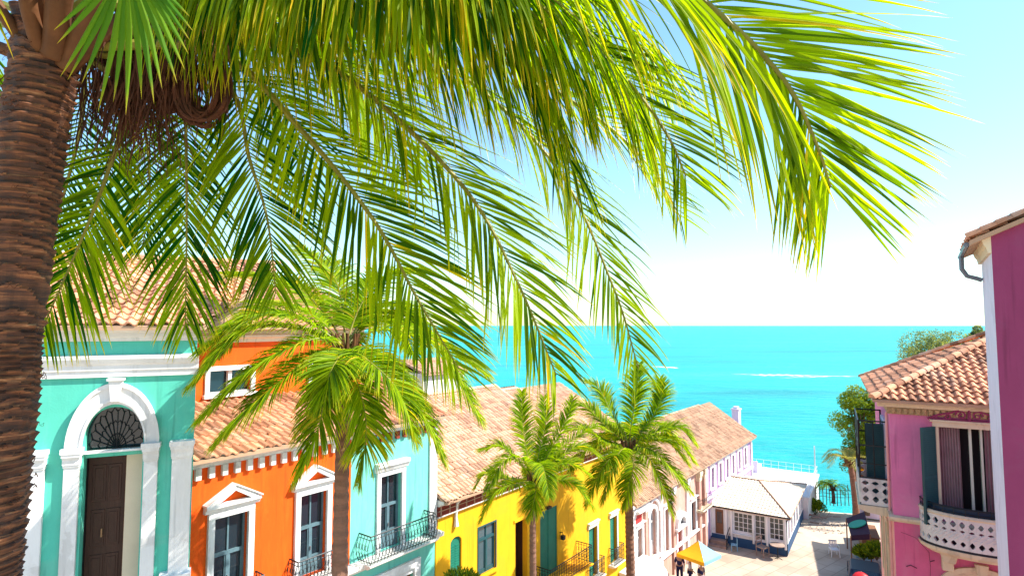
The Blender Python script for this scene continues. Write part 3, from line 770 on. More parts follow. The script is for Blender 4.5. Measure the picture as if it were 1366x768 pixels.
sash(ST, H3, *tw, TZ0, TZ1, v=-.12, mat='slate_light', gl='dark_glass', transom=.42, panel=.4, knob=True)
backing(ST, H3, *tw, TZ0, TZ1)
mb = MB(ST); mb.mould(OR_ - 1.0, TR + .12, [(0, 8.02), (.08, 8.02), (.12, 8.12), (.30, 8.18), (.32, 8.30), (0, 8.32)]); mb.build('belt_course', 'old_white', H3)
railing(ST, H3, -29.3, -26.75, 0, .52, 8.30, .78, slab=True, sz=.12, step=.12, belly=.10)
surround(ST, H3, *lo, 4.4, 7.45, fw=.26, t=.09, sill=False)
mb = MB(ST); mb.box(lo[0], lo[1], -.05, .02, 7.3, 7.45)
mb.build('door_lintel', 'white_paint', H3)
door(ST, H3, *lo, 4.4, 7.3, -.12, 'brown_wood', 2)
roof('roof', 'tile', H3, ST, OR_ + .02, TR + .15, .34, -3.0, 12.03, 13.05, pitch=.22, row=.34, hgt=.05)
mb = MB(ST); caps(mb, [(-27.0, -3.0, 13.07), (TR + .1, -3.0, 13.07)], .1); caps(mb, [(TR + .12, .34, 12.1), (TR + .12, -3.0, 13.1)], .09); mb.build('ridge_tiles', 'tile', H3, norm=False)

# ------------------------------------------------------------------ yellow house
H4 = house(ST, -20, 'yellow_house', 'long bright yellow house with dark red eave band, green doors and shutters')
YL, YR = -26.2, -12.1
zb = 1.0
E4 = 9.25
yw = dict(shut=(-25.5, -24.95, 6.1, 7.8), win=(-24.05, -23.08, 6.1, 7.76), dark=(-21.85, -21.1, 4.75, 7.38), green=(-20.15, -18.85, 4.6, 7.32), w3=(-16.15, -15.4, 3.3, 5.55), w4=(-14.05, -13.35, 3.3, 5.5))
S4 = list(yw.values())
mb = MB(ST)
hs = [rect(a, b, c, d) for (a, b, c, d) in S4]
hs[0] = archpoly(-25.22, .28, 6.1, 7.62, ez=.7)
mb.wall(rect(YL, YR, zb, E4 - .1), hs, 0, .22)
body(mb, ST, YL, YR, 8.6, zb, E4 - .1)
mb.build('wall', 'yellow_wall', H4)
mb = MB(ST); mb.mould(YL + .002, YR + .02, [(0, 8.72), (.08, 8.72), (.10, 8.76), (.10, 9.06), (0, 9.06)])
u = YL + .1
while u < YR: mb.box(u, u + .04, .1, .125, 8.76, 9.06, 1); u += .42
mb.box(YL + .002, YR + .02, .1, .13, 8.89, 8.915, 1)
mb.build('brick_band', ['brick_red', 'mortar'], H4)
mb = MB(ST); mb.mould(YL + .002, YR + .03, [(0, 9.06), (.14, 9.06), (.2, 9.14), (.34, 9.17), (.36, 9.25), (0, 9.27)]); mb.mould(YL + .002, YR + .03, [(0, 8.64), (.03, 8.64), (.13, 8.70), (.13, 8.72), (0, 8.72)])
mb.build('cornice', 'old_white', H4)
mb = MB(ST); mb.tube([(YL + .9, .34, 9.2), (YL + .9, .1, 8.95), (YL + .9, .06, 8.5), (YL + .9, .08, 8.2)], [.05, .05, .05, .09], 8); mb.build('downpipe', 'old_white', H4)
# shutter, window
g = MB(ST); g.prism(archpoly(-25.22, .27, 6.1, 7.62, ez=.7), -.12, -.07)
for k in range(16): g.box(-25.44, -25.24, -.07, -.055, 6.2 + k * .085, 6.25 + k * .085); g.box(-25.20, -25.0, -.07, -.055, 6.2 + k * .085, 6.25 + k * .085)
g.build('shutter', 'green_paint', H4)
a, b, c, d = yw['win']
sash(ST, H4, a, b, c, d, v=-.05, mat='teal_paint', gl='blue_glass', transom=.28, panel=.1)
mb = MB(ST); mb.box(a - .05, b + .05, -.02, .025, d, d + .05); mb.box(a - .05, a, -.02, .025, c, d); mb.box(b, b + .05, -.02, .025, c, d); mb.build('window_frame', 'teal_paint', H4)
mb = MB(ST); mb.box(a - .12, b + .12, -.02, .12, c - .08, c); mb.build('sill', 'yellow_wall', H4)
backing(ST, H4, a, b, c, d, -.12)
a, b, c, d = yw['dark']; backing(ST, H4, a, b, c, d, -.5)
mb = MB(ST); mb.box(b - .04, b - .002, -.5, -.2, c, d); mb.box(a + .02, b - .1, -.48, -.43, c, d); mb.build('open_door', 'dark_wood', H4)
mb = MB(ST); mb.box(b, b + .12, 0, .04, c, d + .1); mb.box(a - .1, b, 0, .04, d, d + .1); mb.build('door_frame', 'yellow_wall', H4)
a, b, c, d = yw['green']; door(ST, H4, a, b, c, d, -.04, 'green_paint', 2, panels=1)
mb = MB(ST); mb.tube([(a + .1, .0, d + .1), (a + .1, .14, d + .14), (a + .5, .14, d + .16)], .02, 5); mb.box(a + .3, a + .55, .06, .22, d + .08, d + .18); mb.build('door_lamp', 'iron', H4)
mb = MB(ST); mb.tube([(b + .2, 0, 6.1), (b + .2, .14, 6.15), (b + .2, .16, 6.0)], .02, 5); mb.box(b + .12, b + .28, .08, .24, 5.85, 6.02); mb.build('wall_lamp', 'iron', H4)
railing(ST, H4, -20.6, -17.3, 0, .8, 4.58, .78, step=.13, slabmat='yellow_wall')
railing(ST, H4, -22.3, -20.95, 0, .45, 4.58, .4, step=.13, slabmat='yellow_wall')
for k in ('w3', 'w4'):
    a, b, c, d = yw[k]
    door(ST, H4, a, (a + b) / 2 + .1, c, d, -.06, 'green_paint', 1, name='shutter', panels=2, lou=True)
    mb = MB(ST); mb.box((a + b) / 2 + .12, b, -.2, -.15, c, d); mb.build('window', 'teal_paint', H4)
    mb = MB(ST); mb.mould(a - .12, b + .12, [(0, d), (.06, d), (.10, d + .2), (.14, d + .22), (.14, d + .27), (0, d + .27)]); mb.build('lintel', 'pale_cloth', H4)
    mb = MB(ST); mb.box(b, b + .1, 0, .05, c, d); mb.build('window_frame', 'white_paint', H4)
    railing(ST, H4, a - .15, b + .2, 0, .3, c, .8, step=.1, slabmat='old_white', sz=.1)
roof('roof', 'tile_pale', H4, ST, YL + .02, -17.4, .42, -4.6, 9.24, 11.95, pitch=.2, row=.32)
roof('roof', 'tile_pale', H4, ST, -17.4, YR + .25, .42, -4.3, 9.24, 11.72, clips=[((YR + .25, .42, 9.2), (.74, .67, 0))], pitch=.2, row=.32)
roof('roof', 'tile_pale', H4, ST, YL + .02, -15.9, -8.9, -4.45, 9.24, 11.85, pitch=.2, row=.32)
mb = MB(ST); caps(mb, [(YL, -4.6, 11.97), (-17.4, -4.6, 11.97)]); caps(mb, [(-17.4, -4.3, 11.74), (-16.1, -4.3, 11.74)]); caps(mb, [(-16.1, -4.3, 11.74), (YR + .2, .42, 9.28)]); caps(mb, [(-17.4, -4.6, 11.97), (-17.35, .42, 9.28)], .07); caps(mb, [(-16.1, -4.3, 11.74), (YR + .2, -8.9, 9.28)])
mb.build('ridge_tiles', 'tile_pale', H4, norm=False)
# hip end of the yellow roof
mb = MB(ST); mb.add([(YR + .22, .42, 9.2), (YR + .22, -8.9, 9.2), (-16.1, -4.35, 11.7)], [(0, 1, 2)]); mb.add([(YR + .22, .42, 9.12), (YR + .22, -8.9, 9.12), (-16.1, -4.35, 11.62)], [(2, 1, 0)])
mb.build('hip', 'tile_pale', H4)

# ------------------------------------------------------------------ house behind the roofs (top seen between the fronds)
HB = Frame(ST.p(-14.2, -9.8, 0), AZ)
H5 = house(HB, 0, 'back_house', 'white gabled house top with low tiled roof behind the yellow house roof')
mb = MB(HB); mb.wall(rect(-3.2, 0.2, 0, 12.3), [], 0); body(mb, HB, -3.2, .2, 5, 0, 12.3); mb.build('wall', 'old_white', H5)
roof('roof', 'tile_pale', H5, HB, -3.3, .3, .25, -1.8, 12.3, 13.0, pitch=.2, row=.32)
roof('roof', 'tile_pale', H5, HB, -3.3, .3, -4.4, -1.8, 12.3, 13.0, pitch=.2, row=.32)
mb = MB(HB); mb.wall([(-3.2, 12.28), (.2, 12.28), (.2, 12.3), (-3.2, 12.3)], [], .01); mb.add([(.2, 0.2, 12.3), (.2, -1.8, 12.97), (.2, -4.2, 12.3)], [(0, 1, 2)]); mb.build('gable', 'white_paint', H5)
# ------------------------------------------------------------------ peach house and lilac house (share the long roof line)
H6 = house(ST, -6, 'peach_house', 'faded peach house with arched white windows and red doors, between yellow and lilac houses')
PL, PR = -12.06, -.2
mb = MB(ST)
def R4(x0, y0, x1, y1): return pxrect(ST, x0, y1, x1, y0)
p_arch = R4(866, 668, 874.5, 733)
p_w1 = R4(848.5, 707, 855.5, 742)
p_w2 = R4(886, 680, 891.5, 730)
p_rd = R4(902.5, 706, 908, 732)
p_dk = R4(921.5, 681, 927.5, 714)
def opn(u0, u1, zlo, zhi): return rect(u0, u1, zlo, zhi)
lst = []
def mk(x0, x1, zlo, zhi):
    u0 = ST.px(x0, 700)[0]; u1 = ST.px(x1, 700)[0]; return (u0, u1, zlo, zhi)
o_w1 = mk(848.5, 855.5, 2.3, 4.1); o_ar = mk(866, 874.5, 2.1, 4.3); o_w2 = mk(886, 891.5, 1.75, 4.2); o_rd = mk(902.5, 908.5, .05, 2.5); o_dk = mk(921.5, 927.5, 1.65, 3.55)
o_rp = mk(846.5, 852.5, 4.55, 5.15)
hs = [rect(*o_w1), archpoly((o_ar[0] + o_ar[1]) / 2, (o_ar[1] - o_ar[0]) / 2, o_ar[2], o_ar[3]), rect(*o_w2), rect(*o_rd), rect(*o_dk)]
mb.wall(rect(PL, PR, -.3, 5.5), hs, 0, .25); body(mb, ST, PL, PR, 7.4, -.3, 5.5); mb.build('wall', 'peach_wall', H6)
for o_ in (o_w1, o_w2, o_dk):
    surround(ST, H6, o_[0], o_[1], o_[2], o_[3], fw=.2, t=.08, head=.12)
    sash(ST, H6, *o_, v=-.14, mat='old_white' if o_ is not o_dk else 'navy_paint', gl='pale_glass' if o_ is not o_dk else 'dark_glass', transom=.3, panel=.45)
cu = (o_ar[0] + o_ar[1]) / 2; ra = (o_ar[1] - o_ar[0]) / 2
mb = MB(ST); mb.arc(cu, o_ar[3], ra, ra + .2, 0, .1, n=16); mb.arc(cu, o_ar[3] + .12, ra + .3, ra + .42, 0, .14, n=16); mb.box(cu - ra - .2, cu - ra, 0, .1, o_ar[2], o_ar[3]); mb.box(cu + ra, cu + ra + .2, 0, .1, o_ar[2], o_ar[3]); mb.box(cu - ra - .3, cu + ra + .3, 0, .2, o_ar[2] - .15, o_ar[2])
mb.build('arch_surround', 'white_paint', H6)
sash(ST, H6, o_ar[0], o_ar[1], o_ar[2], o_ar[3] + ra * .9, v=-.14, mat='old_white', gl='pale_glass', transom=.3, panel=.4)
door(ST, H6, *o_rd, -.12, 'red_paint', 1); surround(ST, H6, *o_rd, fw=.2, t=.1, sill=False)
cr = (o_rd[0] + o_rd[1]) / 2
mb = MB(ST); mb.arc(cr, 2.75, .55, .85, 0, .3, n=14); mb.box(cr - .95, cr + .95, 0, .32, 2.62, 2.75); mb.build('door_hood', 'white_paint', H6)
mb = MB(ST); mb.prism(archpoly(cr, .55, 2.75, 2.76, n=12), 0, .04)
for k in range(1, 6): t = math.pi * k / 6; mb.tube([(cr, .05, 2.78), (cr + .5 * math.cos(t), .05, 2.78 + .5 * math.sin(t))], .025, 4)
mb.build('fanlight', 'iron', H6)
a, b, c, d = o_rp
mb = MB(ST); mb.box(a, b + .25, 0, .05, 3.9 + .35, 5.0); mb.build('red_panel', 'red_paint', H6)
mb = MB(ST); mb.mould(a - .2, b + .55, [(0, 5.0), (.2, 5.0), (.4, 5.1), (.4, 5.2), (0, 5.24)]); mb.build('hood', 'white_paint', H6)
for x in (843.5, 860.5, 880.5, 897.5, 916.5):
    u = ST.px(x, 700)[0]; pilaster(ST, H6, u - .16, u + .16, -.3, 5.3, v=.12, cap=.5, mat='white_paint' if x not in (860.5, 897.5) else 'peach_wall', capmat='white_paint', proud=.06)
for x in (931, 938):
    u = ST.px(x, 690)[0]; pilaster(ST, H6, u - .2, u + .2, -.3, 5.3, v=.22, cap=.6, mat='peach_wall', capmat='cream_trim', proud=.08)
mb = MB(ST); mb.mould(PL, PR - .003, [(0, 1.5), (.12, 1.5), (.2, 1.6), (.2, 1.68), (0, 1.7)]); mb.mould(PL, PR - .003, [(0, 5.25), (.1, 5.25), (.14, 5.4), (.3, 5.45), (.3, 5.55), (0, 5.58)]); mb.build('cornice', 'white_paint', H6)
u = ST.px(934.5, 690)[0]
railing(ST, H6, u - .9, u + .9, 0, .5, 2.9, .7, step=.16, slabmat='cream_trim', scroll=False)
backing(ST, H6, u - .25, u + .2, 3.0, 4.7, .01 + .29 - .28, 'brown_wood', 'window_shutter')
RZ = 8.15
roof('roof', 'tile_brown', H6, ST, PL + .3, PR, .38, -3.55, 5.55, RZ, pitch=.2, row=.32)
roof('roof', 'tile_brown', H6, ST, PL + .3, PR, -7.6, -3.55, 5.55, RZ, pitch=.2, row=.32)
H7 = house(ST, 6, 'lilac_house', 'lilac house with a row of narrow white windows, nearest the sea')
LR = 11.6
mb = MB(ST); lw = []
for x in (950, 960.5, 970, 978, 986.5, 994.5):
    u = ST.px(x, 640)[0]; lw.append((u - .3, u + .3, 3.55, 4.95))
mb.wall(rect(PR + .003, LR, -2.5, 5.5), [rect(*q) for q in lw], 0.004, .2); body(mb, ST, PR + .003, LR, 7.4, -2.5, 5.5, v=.004); mb.build('wall', 'lilac_wall', H7)
for q in lw:
    surround(ST, H7, *q, fw=.26, t=.07, head=.1); sash(ST, H7, *q, v=-.1, mat='old_white', gl='blue_glass', transom=.3, panel=.5)
mb = MB(ST); mb.mould(PR, LR + .05, [(.004, 2.9), (.1, 2.9), (.16, 3.02), (.16, 3.12), (.004, 3.15)]); mb.mould(PR, LR + .05, [(.004, 5.25), (.1, 5.25), (.14, 5.4), (.3, 5.45), (.3, 5.55), (.004, 5.58)]); mb.build('cornice', 'lavender_white', H7)
mb = MB(ST); mb.box(LR - .25, LR + .04, 0, .1, -2.5, 5.25); mb.box(PR + .01, PR + .3, 0, .1, -2.5, 5.25); mb.build('corner_pilaster', 'white_paint', H7)
roof('roof', 'tile_brown', H7, ST, PR, LR + .35, .38, -3.55, 5.55, RZ, clips=[((LR + .35, .38, 5.5), (.80, .6, 0))], pitch=.2, row=.32)
roof('roof', 'tile_brown', H7, ST, PR, LR - 2.5, -7.6, -3.55, 5.55, RZ, pitch=.2, row=.32)
mb = MB(ST); e0 = (LR + .33, .38, 5.58); e1 = (LR - 2.58, -3.55, RZ + .02); caps(mb, [(PL + .3, -3.55, RZ + .03), e1]); caps(mb, [e1, e0]); caps(mb, [e1, (LR + .33, -7.6, 5.58)]); mb.build('ridge_tiles', 'tile_brown', H7, norm=False)
mb = MB(ST); mb.add([e0, (LR + .33, -7.6, 5.55), e1, (LR + .33, .38, 5.45), (LR + .33, -7.6, 5.45)], [(0, 1, 2), (0, 3, 4, 1)]); mb.build('hip', 'tile_brown', H7)
uc, zc = ST.px(983, 585, -2.0)
mb = MB(ST); cz = 5.9; mb.box(uc - .35, uc + .35, -2.3, -1.7, cz, 7.3); mb.box(uc - .42, uc + .42, -2.37, -1.63, 7.3, 7.42); mb.box(uc - .25, uc + .25, -2.2, -1.8, 7.42, 7.6); mb.build('chimney', 'lavender_white', H7)

# ------------------------------------------------------------------ little white cafe
CF = Frame(gnd(1050, 742), R(33), 1)        # u away along the lit side, v to the right of it (street side)
CW, CL = 4.9, 9.0
H8 = empty('white_cafe', CF.p(0, 0, 0), 'small white cafe with hipped pale roof, glazed front and navy base', 'cafe')
FF = Frame(CF.p(0, 0, 0), R(33 - 90), -1)   # front: u to the left, v towards the camera
EZ = 2.55
mb = MB(FF)
cw = [(.18, 1.0, .9, 2.35), (1.3, 1.9, .7, 2.35), (2.1, 3.25, 1.0, 2.3)]
cd = (3.95, 4.5, .63, 2.3)
mb.wall(rect(0, CW, .45, EZ), [rect(*q) for q in cw] + [rect(*cd)], 0, .12)
body(mb, FF, 0, CW, CL, .45, EZ)
mb.build('wall', 'white_paint', H8)
mb = MB(FF); mb.box(-.02, CW + .02, -CL, .03, -2, .62); mb.build('base', 'navy_base', H8)
for (a, b, c, d) in cw:
    f = MB(FF); f.box(a, b, -.1, -.06, c, c + .07); f.box(a, b, -.1, -.06, d - .07, d)
    n = max(2, round((b - a) / .28)); 
    for i in range(n + 1): q = a + (b - a) * i / n; f.box(q - .02, q + .02, -.1, -.055, c + .07, d - .07)
    for i in range(1, 4): q = c + (d - c) * i / 4; f.box(a, b, -.1, -.06, q - .015, q + .015)
    w_ = f.build('window', 'white_paint', H8); g = MB(FF); g.box(a, b, -.12, -.11, c, d); g.build('pane', 'dark_glass', w_)
door(FF, H8, *cd, -.08, 'brown_wood', 1, panels=2)
mb = MB(FF); mb.box(cd[0] + .12, cd[1] - .12, -.06, -.05, 1.35, 2.1); mb.build('door_pane', 'dark_glass', H8)
mb = MB(FF)
for q in (.05, 1.15, 2.0, 3.4, 3.75, 4.8): mb.box(q - .06, q + .06, .0, .16, .45, EZ - .12)
mb.box(-.1, CW + .1, 0, .2, EZ - .16, EZ); mb.mould(1.9, 3.4, [(0, .84), (.16, .84), (.18, .9), (0, .95)])
mb.build('front_posts', 'white_paint', H8, bevel=.01)
mb = MB(FF); mb.box(3.6, 4.85, 0, .9, -.1, .13); mb.box(3.7, 4.75, 0, .55, .13, .33); mb.build('steps', 'driftwood', H8)
mb = MB(FF)
for q in (3.55, 4.9): mb.tube([(q, .0, 1.2), (q, .95, .9), (q, .95, 0)], .03, 5); mb.tube([(q, .05, .8), (q, .95, .5)], .02, 4)
mb.build('handrail', 'iron', H8)
mb = MB(CF); sw = [(u, u + .5, .9, 2.2) for u in (.8, 2.2, 3.6, 5.0, 6.4, 7.8)]
for a, b, c, d in sw: mb.box(a - .07, b + .07, 0, .04, c - .07, d + .07)
s_ = mb.build('side_window_frames', 'lavender_white', H8)
for a, b, c, d in sw:
    g = MB(CF); g.box(a, b, .04, .05, c, d); g.box(a + .22, a + .28, .05, .06, c, d, 1); g.build('side_window', ['blue_glass', 'white_paint'], H8)
# hip roof: front slope, street-side slope, back slope; ridge runs left to right
ov = .3; RH = .95; AU = CL / 2; AV = -2.4
def nrm(a, b): L = math.hypot(a, b); return (a / L, b / L, 0)
FB = Frame(CF.p(CL, 0, 0), R(33 - 90), 1)
for fr_, nm_ in ((FF, 'roof_front'), (FB, 'roof_back')):
    roof(nm_, 'hut_tile', H8, fr_, -ov, CW + .2, ov, -AU, EZ - .02, EZ + RH, clips=[((-ov, ov, 0), nrm(-(AU + ov), -(ov - AV)))], pitch=.22, row=.4, hgt=.03, lift=.015)
roof('roof_side', 'hut_tile', H8, CF, -ov, CL + ov, ov, AV, EZ - .02, EZ + RH, clips=[((-ov, ov, 0), nrm(-(ov - AV), -(AU + ov))), ((CL + ov, ov, 0), nrm((ov - AV), -(AU + ov)))], pitch=.22, row=.4, hgt=.03, lift=.015)
mb = MB(CF); ap = (AU, AV, EZ + RH + .03)
mb.tube([(-ov, ov, EZ + .02), ap], .05, 6); mb.tube([(CL + ov, ov, EZ + .02), ap], .05, 6); mb.tube([ap, (AU, -CW - .2, EZ + RH + .03)], .05, 6)
mb.build('hip_tiles', 'brown_wood', H8)
mb = MB(CF); mb.tube([(-ov, ov, EZ - .02), (-ov, -CW - ov, EZ - .02)], .05, 6); mb.tube([(-ov, ov, EZ - .02), (-.05, .03, EZ - .25), (-.05, .03, .1)], .035, 6); mb.build('gutter', 'iron', H8)

# ------------------------------------------------------------------ white terrace over the water
H9 = empty('sea_terrace', CF.p(14, -3, 0), 'white flat roofed terrace with thin railings behind the cafe, over the water', 'terrace')
mb = MB(CF); mb.box(CL + .05, 17.5, -6.2, .35, -3, 1.4); mb.box(CL + .05, 17.6, -6.3, .45, 1.4, 1.58); mb.build('block', 'white_paint', H9)
mb = MB(CF)
for (a, b) in (((CL + .3, .3), (17.4, .3)), ((17.4, .3), (17.4, -6.1))):
    n = 10
    for i in range(n + 1):
        f = i / n; u = a[0] + (b[0] - a[0]) * f; v = a[1] + (b[1] - a[1]) * f; mb.tube([(u, v, 1.58), (u, v, 2.3)], .018, 4)
    for z in (1.95, 2.3): mb.tube([(a[0], a[1], z), (b[0], b[1], z)], .014, 4)
mb.build('railing', 'white_paint', H9)
mb = MB(CF); mb.tube([(16.8, .2, 1.2), (16.8, .2, 4.2)], .05, 6); mb.build('mast', 'white_paint', H9)
mb = MB(CF); mb.box(15.0, 17.0, -5.8, -4.3, 1.58, 2.0); mb.box(15.0, 15.08, -5.8, -4.3, 2.0, 2.6); mb.build('bench', 'lavender_white', H9)

# ------------------------------------------------------------------ cafe furniture
def chair_at(fr, u, v, rot, z=0.0, mat='driftwood', name='wooden_chair', label='', group=None, s=1.0):
    p = fr.p(u, v, z); e = empty(name, p, label, 'chair', group)
    f2 = Frame((p.x, p.y), rot)
    q = MB(f2); q.box(-.22 * s, .22 * s, -.22 * s, .22 * s, z + .42 * s, z + .46 * s); q.build('seat', mat, e)
    for a, b in ((-1, -1), (1, -1), (-1, 1), (1, 1)):
        q = MB(f2); q.box(a * .2 * s - .02, a * .2 * s + .02, b * .2 * s - .02, b * .2 * s + .02, z, z + (.42 if b > 0 else .95) * s); q.build('leg', mat, e)
    q = MB(f2)
    for k in range(3): q.box(-.2 * s, .2 * s, -.21 * s, -.19 * s, z + (.58 + k * .13) * s, z + (.65 + k * .13) * s)
    q.build('backrest', mat, e)
chair_at(FF, 1.35, .75, R(60), 0, 'driftwood', 'wooden_chair', 'tall brown wooden chair in front of the cafe window', s=1.35)
chair_at(FF, 3.1, .8, R(200), 0, 'blue_cloth', 'folding_chair', 'small pale blue chair by the cafe steps', s=.9)
def table_at(fr, u, v, z, r, h, mat, label):
    p = fr.p(u, v, z); e = empty('cafe_table', p, label, 'table')
    f2 = Frame((p.x, p.y), 0.3); q = MB(f2); q.slab([(r * math.cos(k * math.pi / 8), r * math.sin(k * math.pi / 8)) for k in range(16)], z + h - .04, z + h); q.build('table_top', mat, e)
    q = MB(f2); q.tube([(0, 0, z), (0, 0, z + h - .04)], .03, 6); q.build('pedestal', 'iron', e)
    q = MB(f2)
    for k in range(3): t = k * 2.1; q.tube([(0, 0, z + .12), (r * .7 * math.cos(t), r * .7 * math.sin(t), z)], .02, 4)
    q.build('foot', 'iron', e)
table_at(FF, .45, .7, 0, .45, .9, 'driftwood', 'round wooden cafe table at the right corner of the cafe front')
# ------------------------------------------------------------------ yellow and blue umbrella
def umbrella(name, px_list, Y0, label, zt, zc, mats, ribs=True):
    pass
c4 = [at(902, 733, 33.2), at(935, 752, 32.0), at(959, 731, 33.6), at(932, 716, 35.0)]
UZ = 2.0
cc = Vector((sum(p.x for p in c4) / 4, sum(p.y for p in c4) / 4, 0))
UF = Frame((cc.x, cc.y), R(50))
U1 = empty('market_umbrella', (cc.x, cc.y, 0), 'square yellow market umbrella with one blue panel, over people in the street', 'umbrella')
hw = .88
cor = [(-hw, -hw), (hw, -hw), (hw, hw), (-hw, hw)]
mb = MB(UF)
for i in range(4):
    a, b = cor[i], cor[(i + 1) % 4]; n = 6
    for k in range(n):
        for j in range(n - 0):
            def pt(s, t):
                e = Vector(a).lerp(Vector(b), t); x = e * s
                zz = UZ + .75 * (1 - s) - .08 * math.sin(math.pi * t) * s * 0 + .12 * (s * s) * (abs(2 * t - 1) - 1) * -1 * 0 - .05 * math.sin(math.pi * s)
                return (x[0], x[1], zz)
            s0, s1 = k / n, (k + 1) / n; t0, t1 = j / n, (j + 1) / n
            mb.add([pt(s0, t0), pt(s0, t1), pt(s1, t1), pt(s1, t0)], [(0, 1, 2, 3)] if k else [(0, 2, 3)], [1, 3, 2, 0][i])
    mb.add([(a[0], a[1], UZ), (b[0], b[1], UZ), (b[0], b[1], UZ - .18), (a[0], a[1], UZ - .18)], [(0, 1, 2, 3)], [1, 3, 2, 0][i])
mb.build('canopy', ['yellow_cloth', 'orange_cloth', 'blue_cloth', 'pale_cloth'], U1, solid=.015)
mb = MB(UF); mb.tube([(0, 0, 0), (0, 0, UZ + .8)], .03, 8); mb.build('pole', 'chrome', U1)
mb = MB(UF)
for a in cor: mb.tube([(0, 0, UZ + .70), (a[0] * .98, a[1] * .98, UZ - .03)], .012, 4)
mb.build('ribs', 'iron', U1); mb = MB(UF); mb.slab([(.3 * math.cos(k * math.pi / 6), .3 * math.sin(k * math.pi / 6)) for k in range(12)], 0, .1); mb.build('base', 'old_white', U1)
# white stall awning
WA = empty('white_stall', ST.p(-9.5, 1, 0.5), 'white canvas market stall against the peach house front', 'stall')
a0 = ST.px(850, 740, 1.2)[0]
mb = MB(ST); z0 = 2.0
ua, ub = ST.px(849, 750, 1.0)[0], ST.px(880, 750, 1.0)[0]
n = 8
for k in range(n):
    t0, t1 = math.pi / 2 * k / n, math.pi / 2 * (k + 1) / n
    mb.add([(ua, .05 + 1.4 * math.sin(t0), 1.9 + .75 * math.cos(t0)), (ub, .05 + 1.4 * math.sin(t0), 1.9 + .75 * math.cos(t0)), (ub, .05 + 1.4 * math.sin(t1), 1.9 + .75 * math.cos(t1)), (ua, .05 + 1.4 * math.sin(t1), 1.9 + .75 * math.cos(t1))], [(0, 1, 2, 3)])
for uu in (ua, ub): mb.add([(uu, .05, 1.9)] + [(uu, .05 + 1.4 * math.sin(math.pi / 2 * k / n), 1.9 + .75 * math.cos(math.pi / 2 * k / n)) for k in range(n + 1)], [tuple(range(n + 2))])
mb.add([(ua, 1.45, 1.9), (ub, 1.45, 1.9), (ub, 1.45, 1.6), (ua, 1.45, 1.6)], [(0, 1, 2, 3)])
mb.build('canopy', 'white_cloth', WA, solid=.015)
mb = MB(ST)
for uu in (ua + .05, ub - .05): mb = MB(ST); mb.tube([(uu, 1.4, .3), (uu, 1.4, 1.9)], .03, 6); mb.build('post', 'white_paint', WA)
mb = MB(ST); mb.box(ua + .1, ub - .1, .3, 1.2, .3, 1.15); mb.build('counter', 'driftwood', WA)

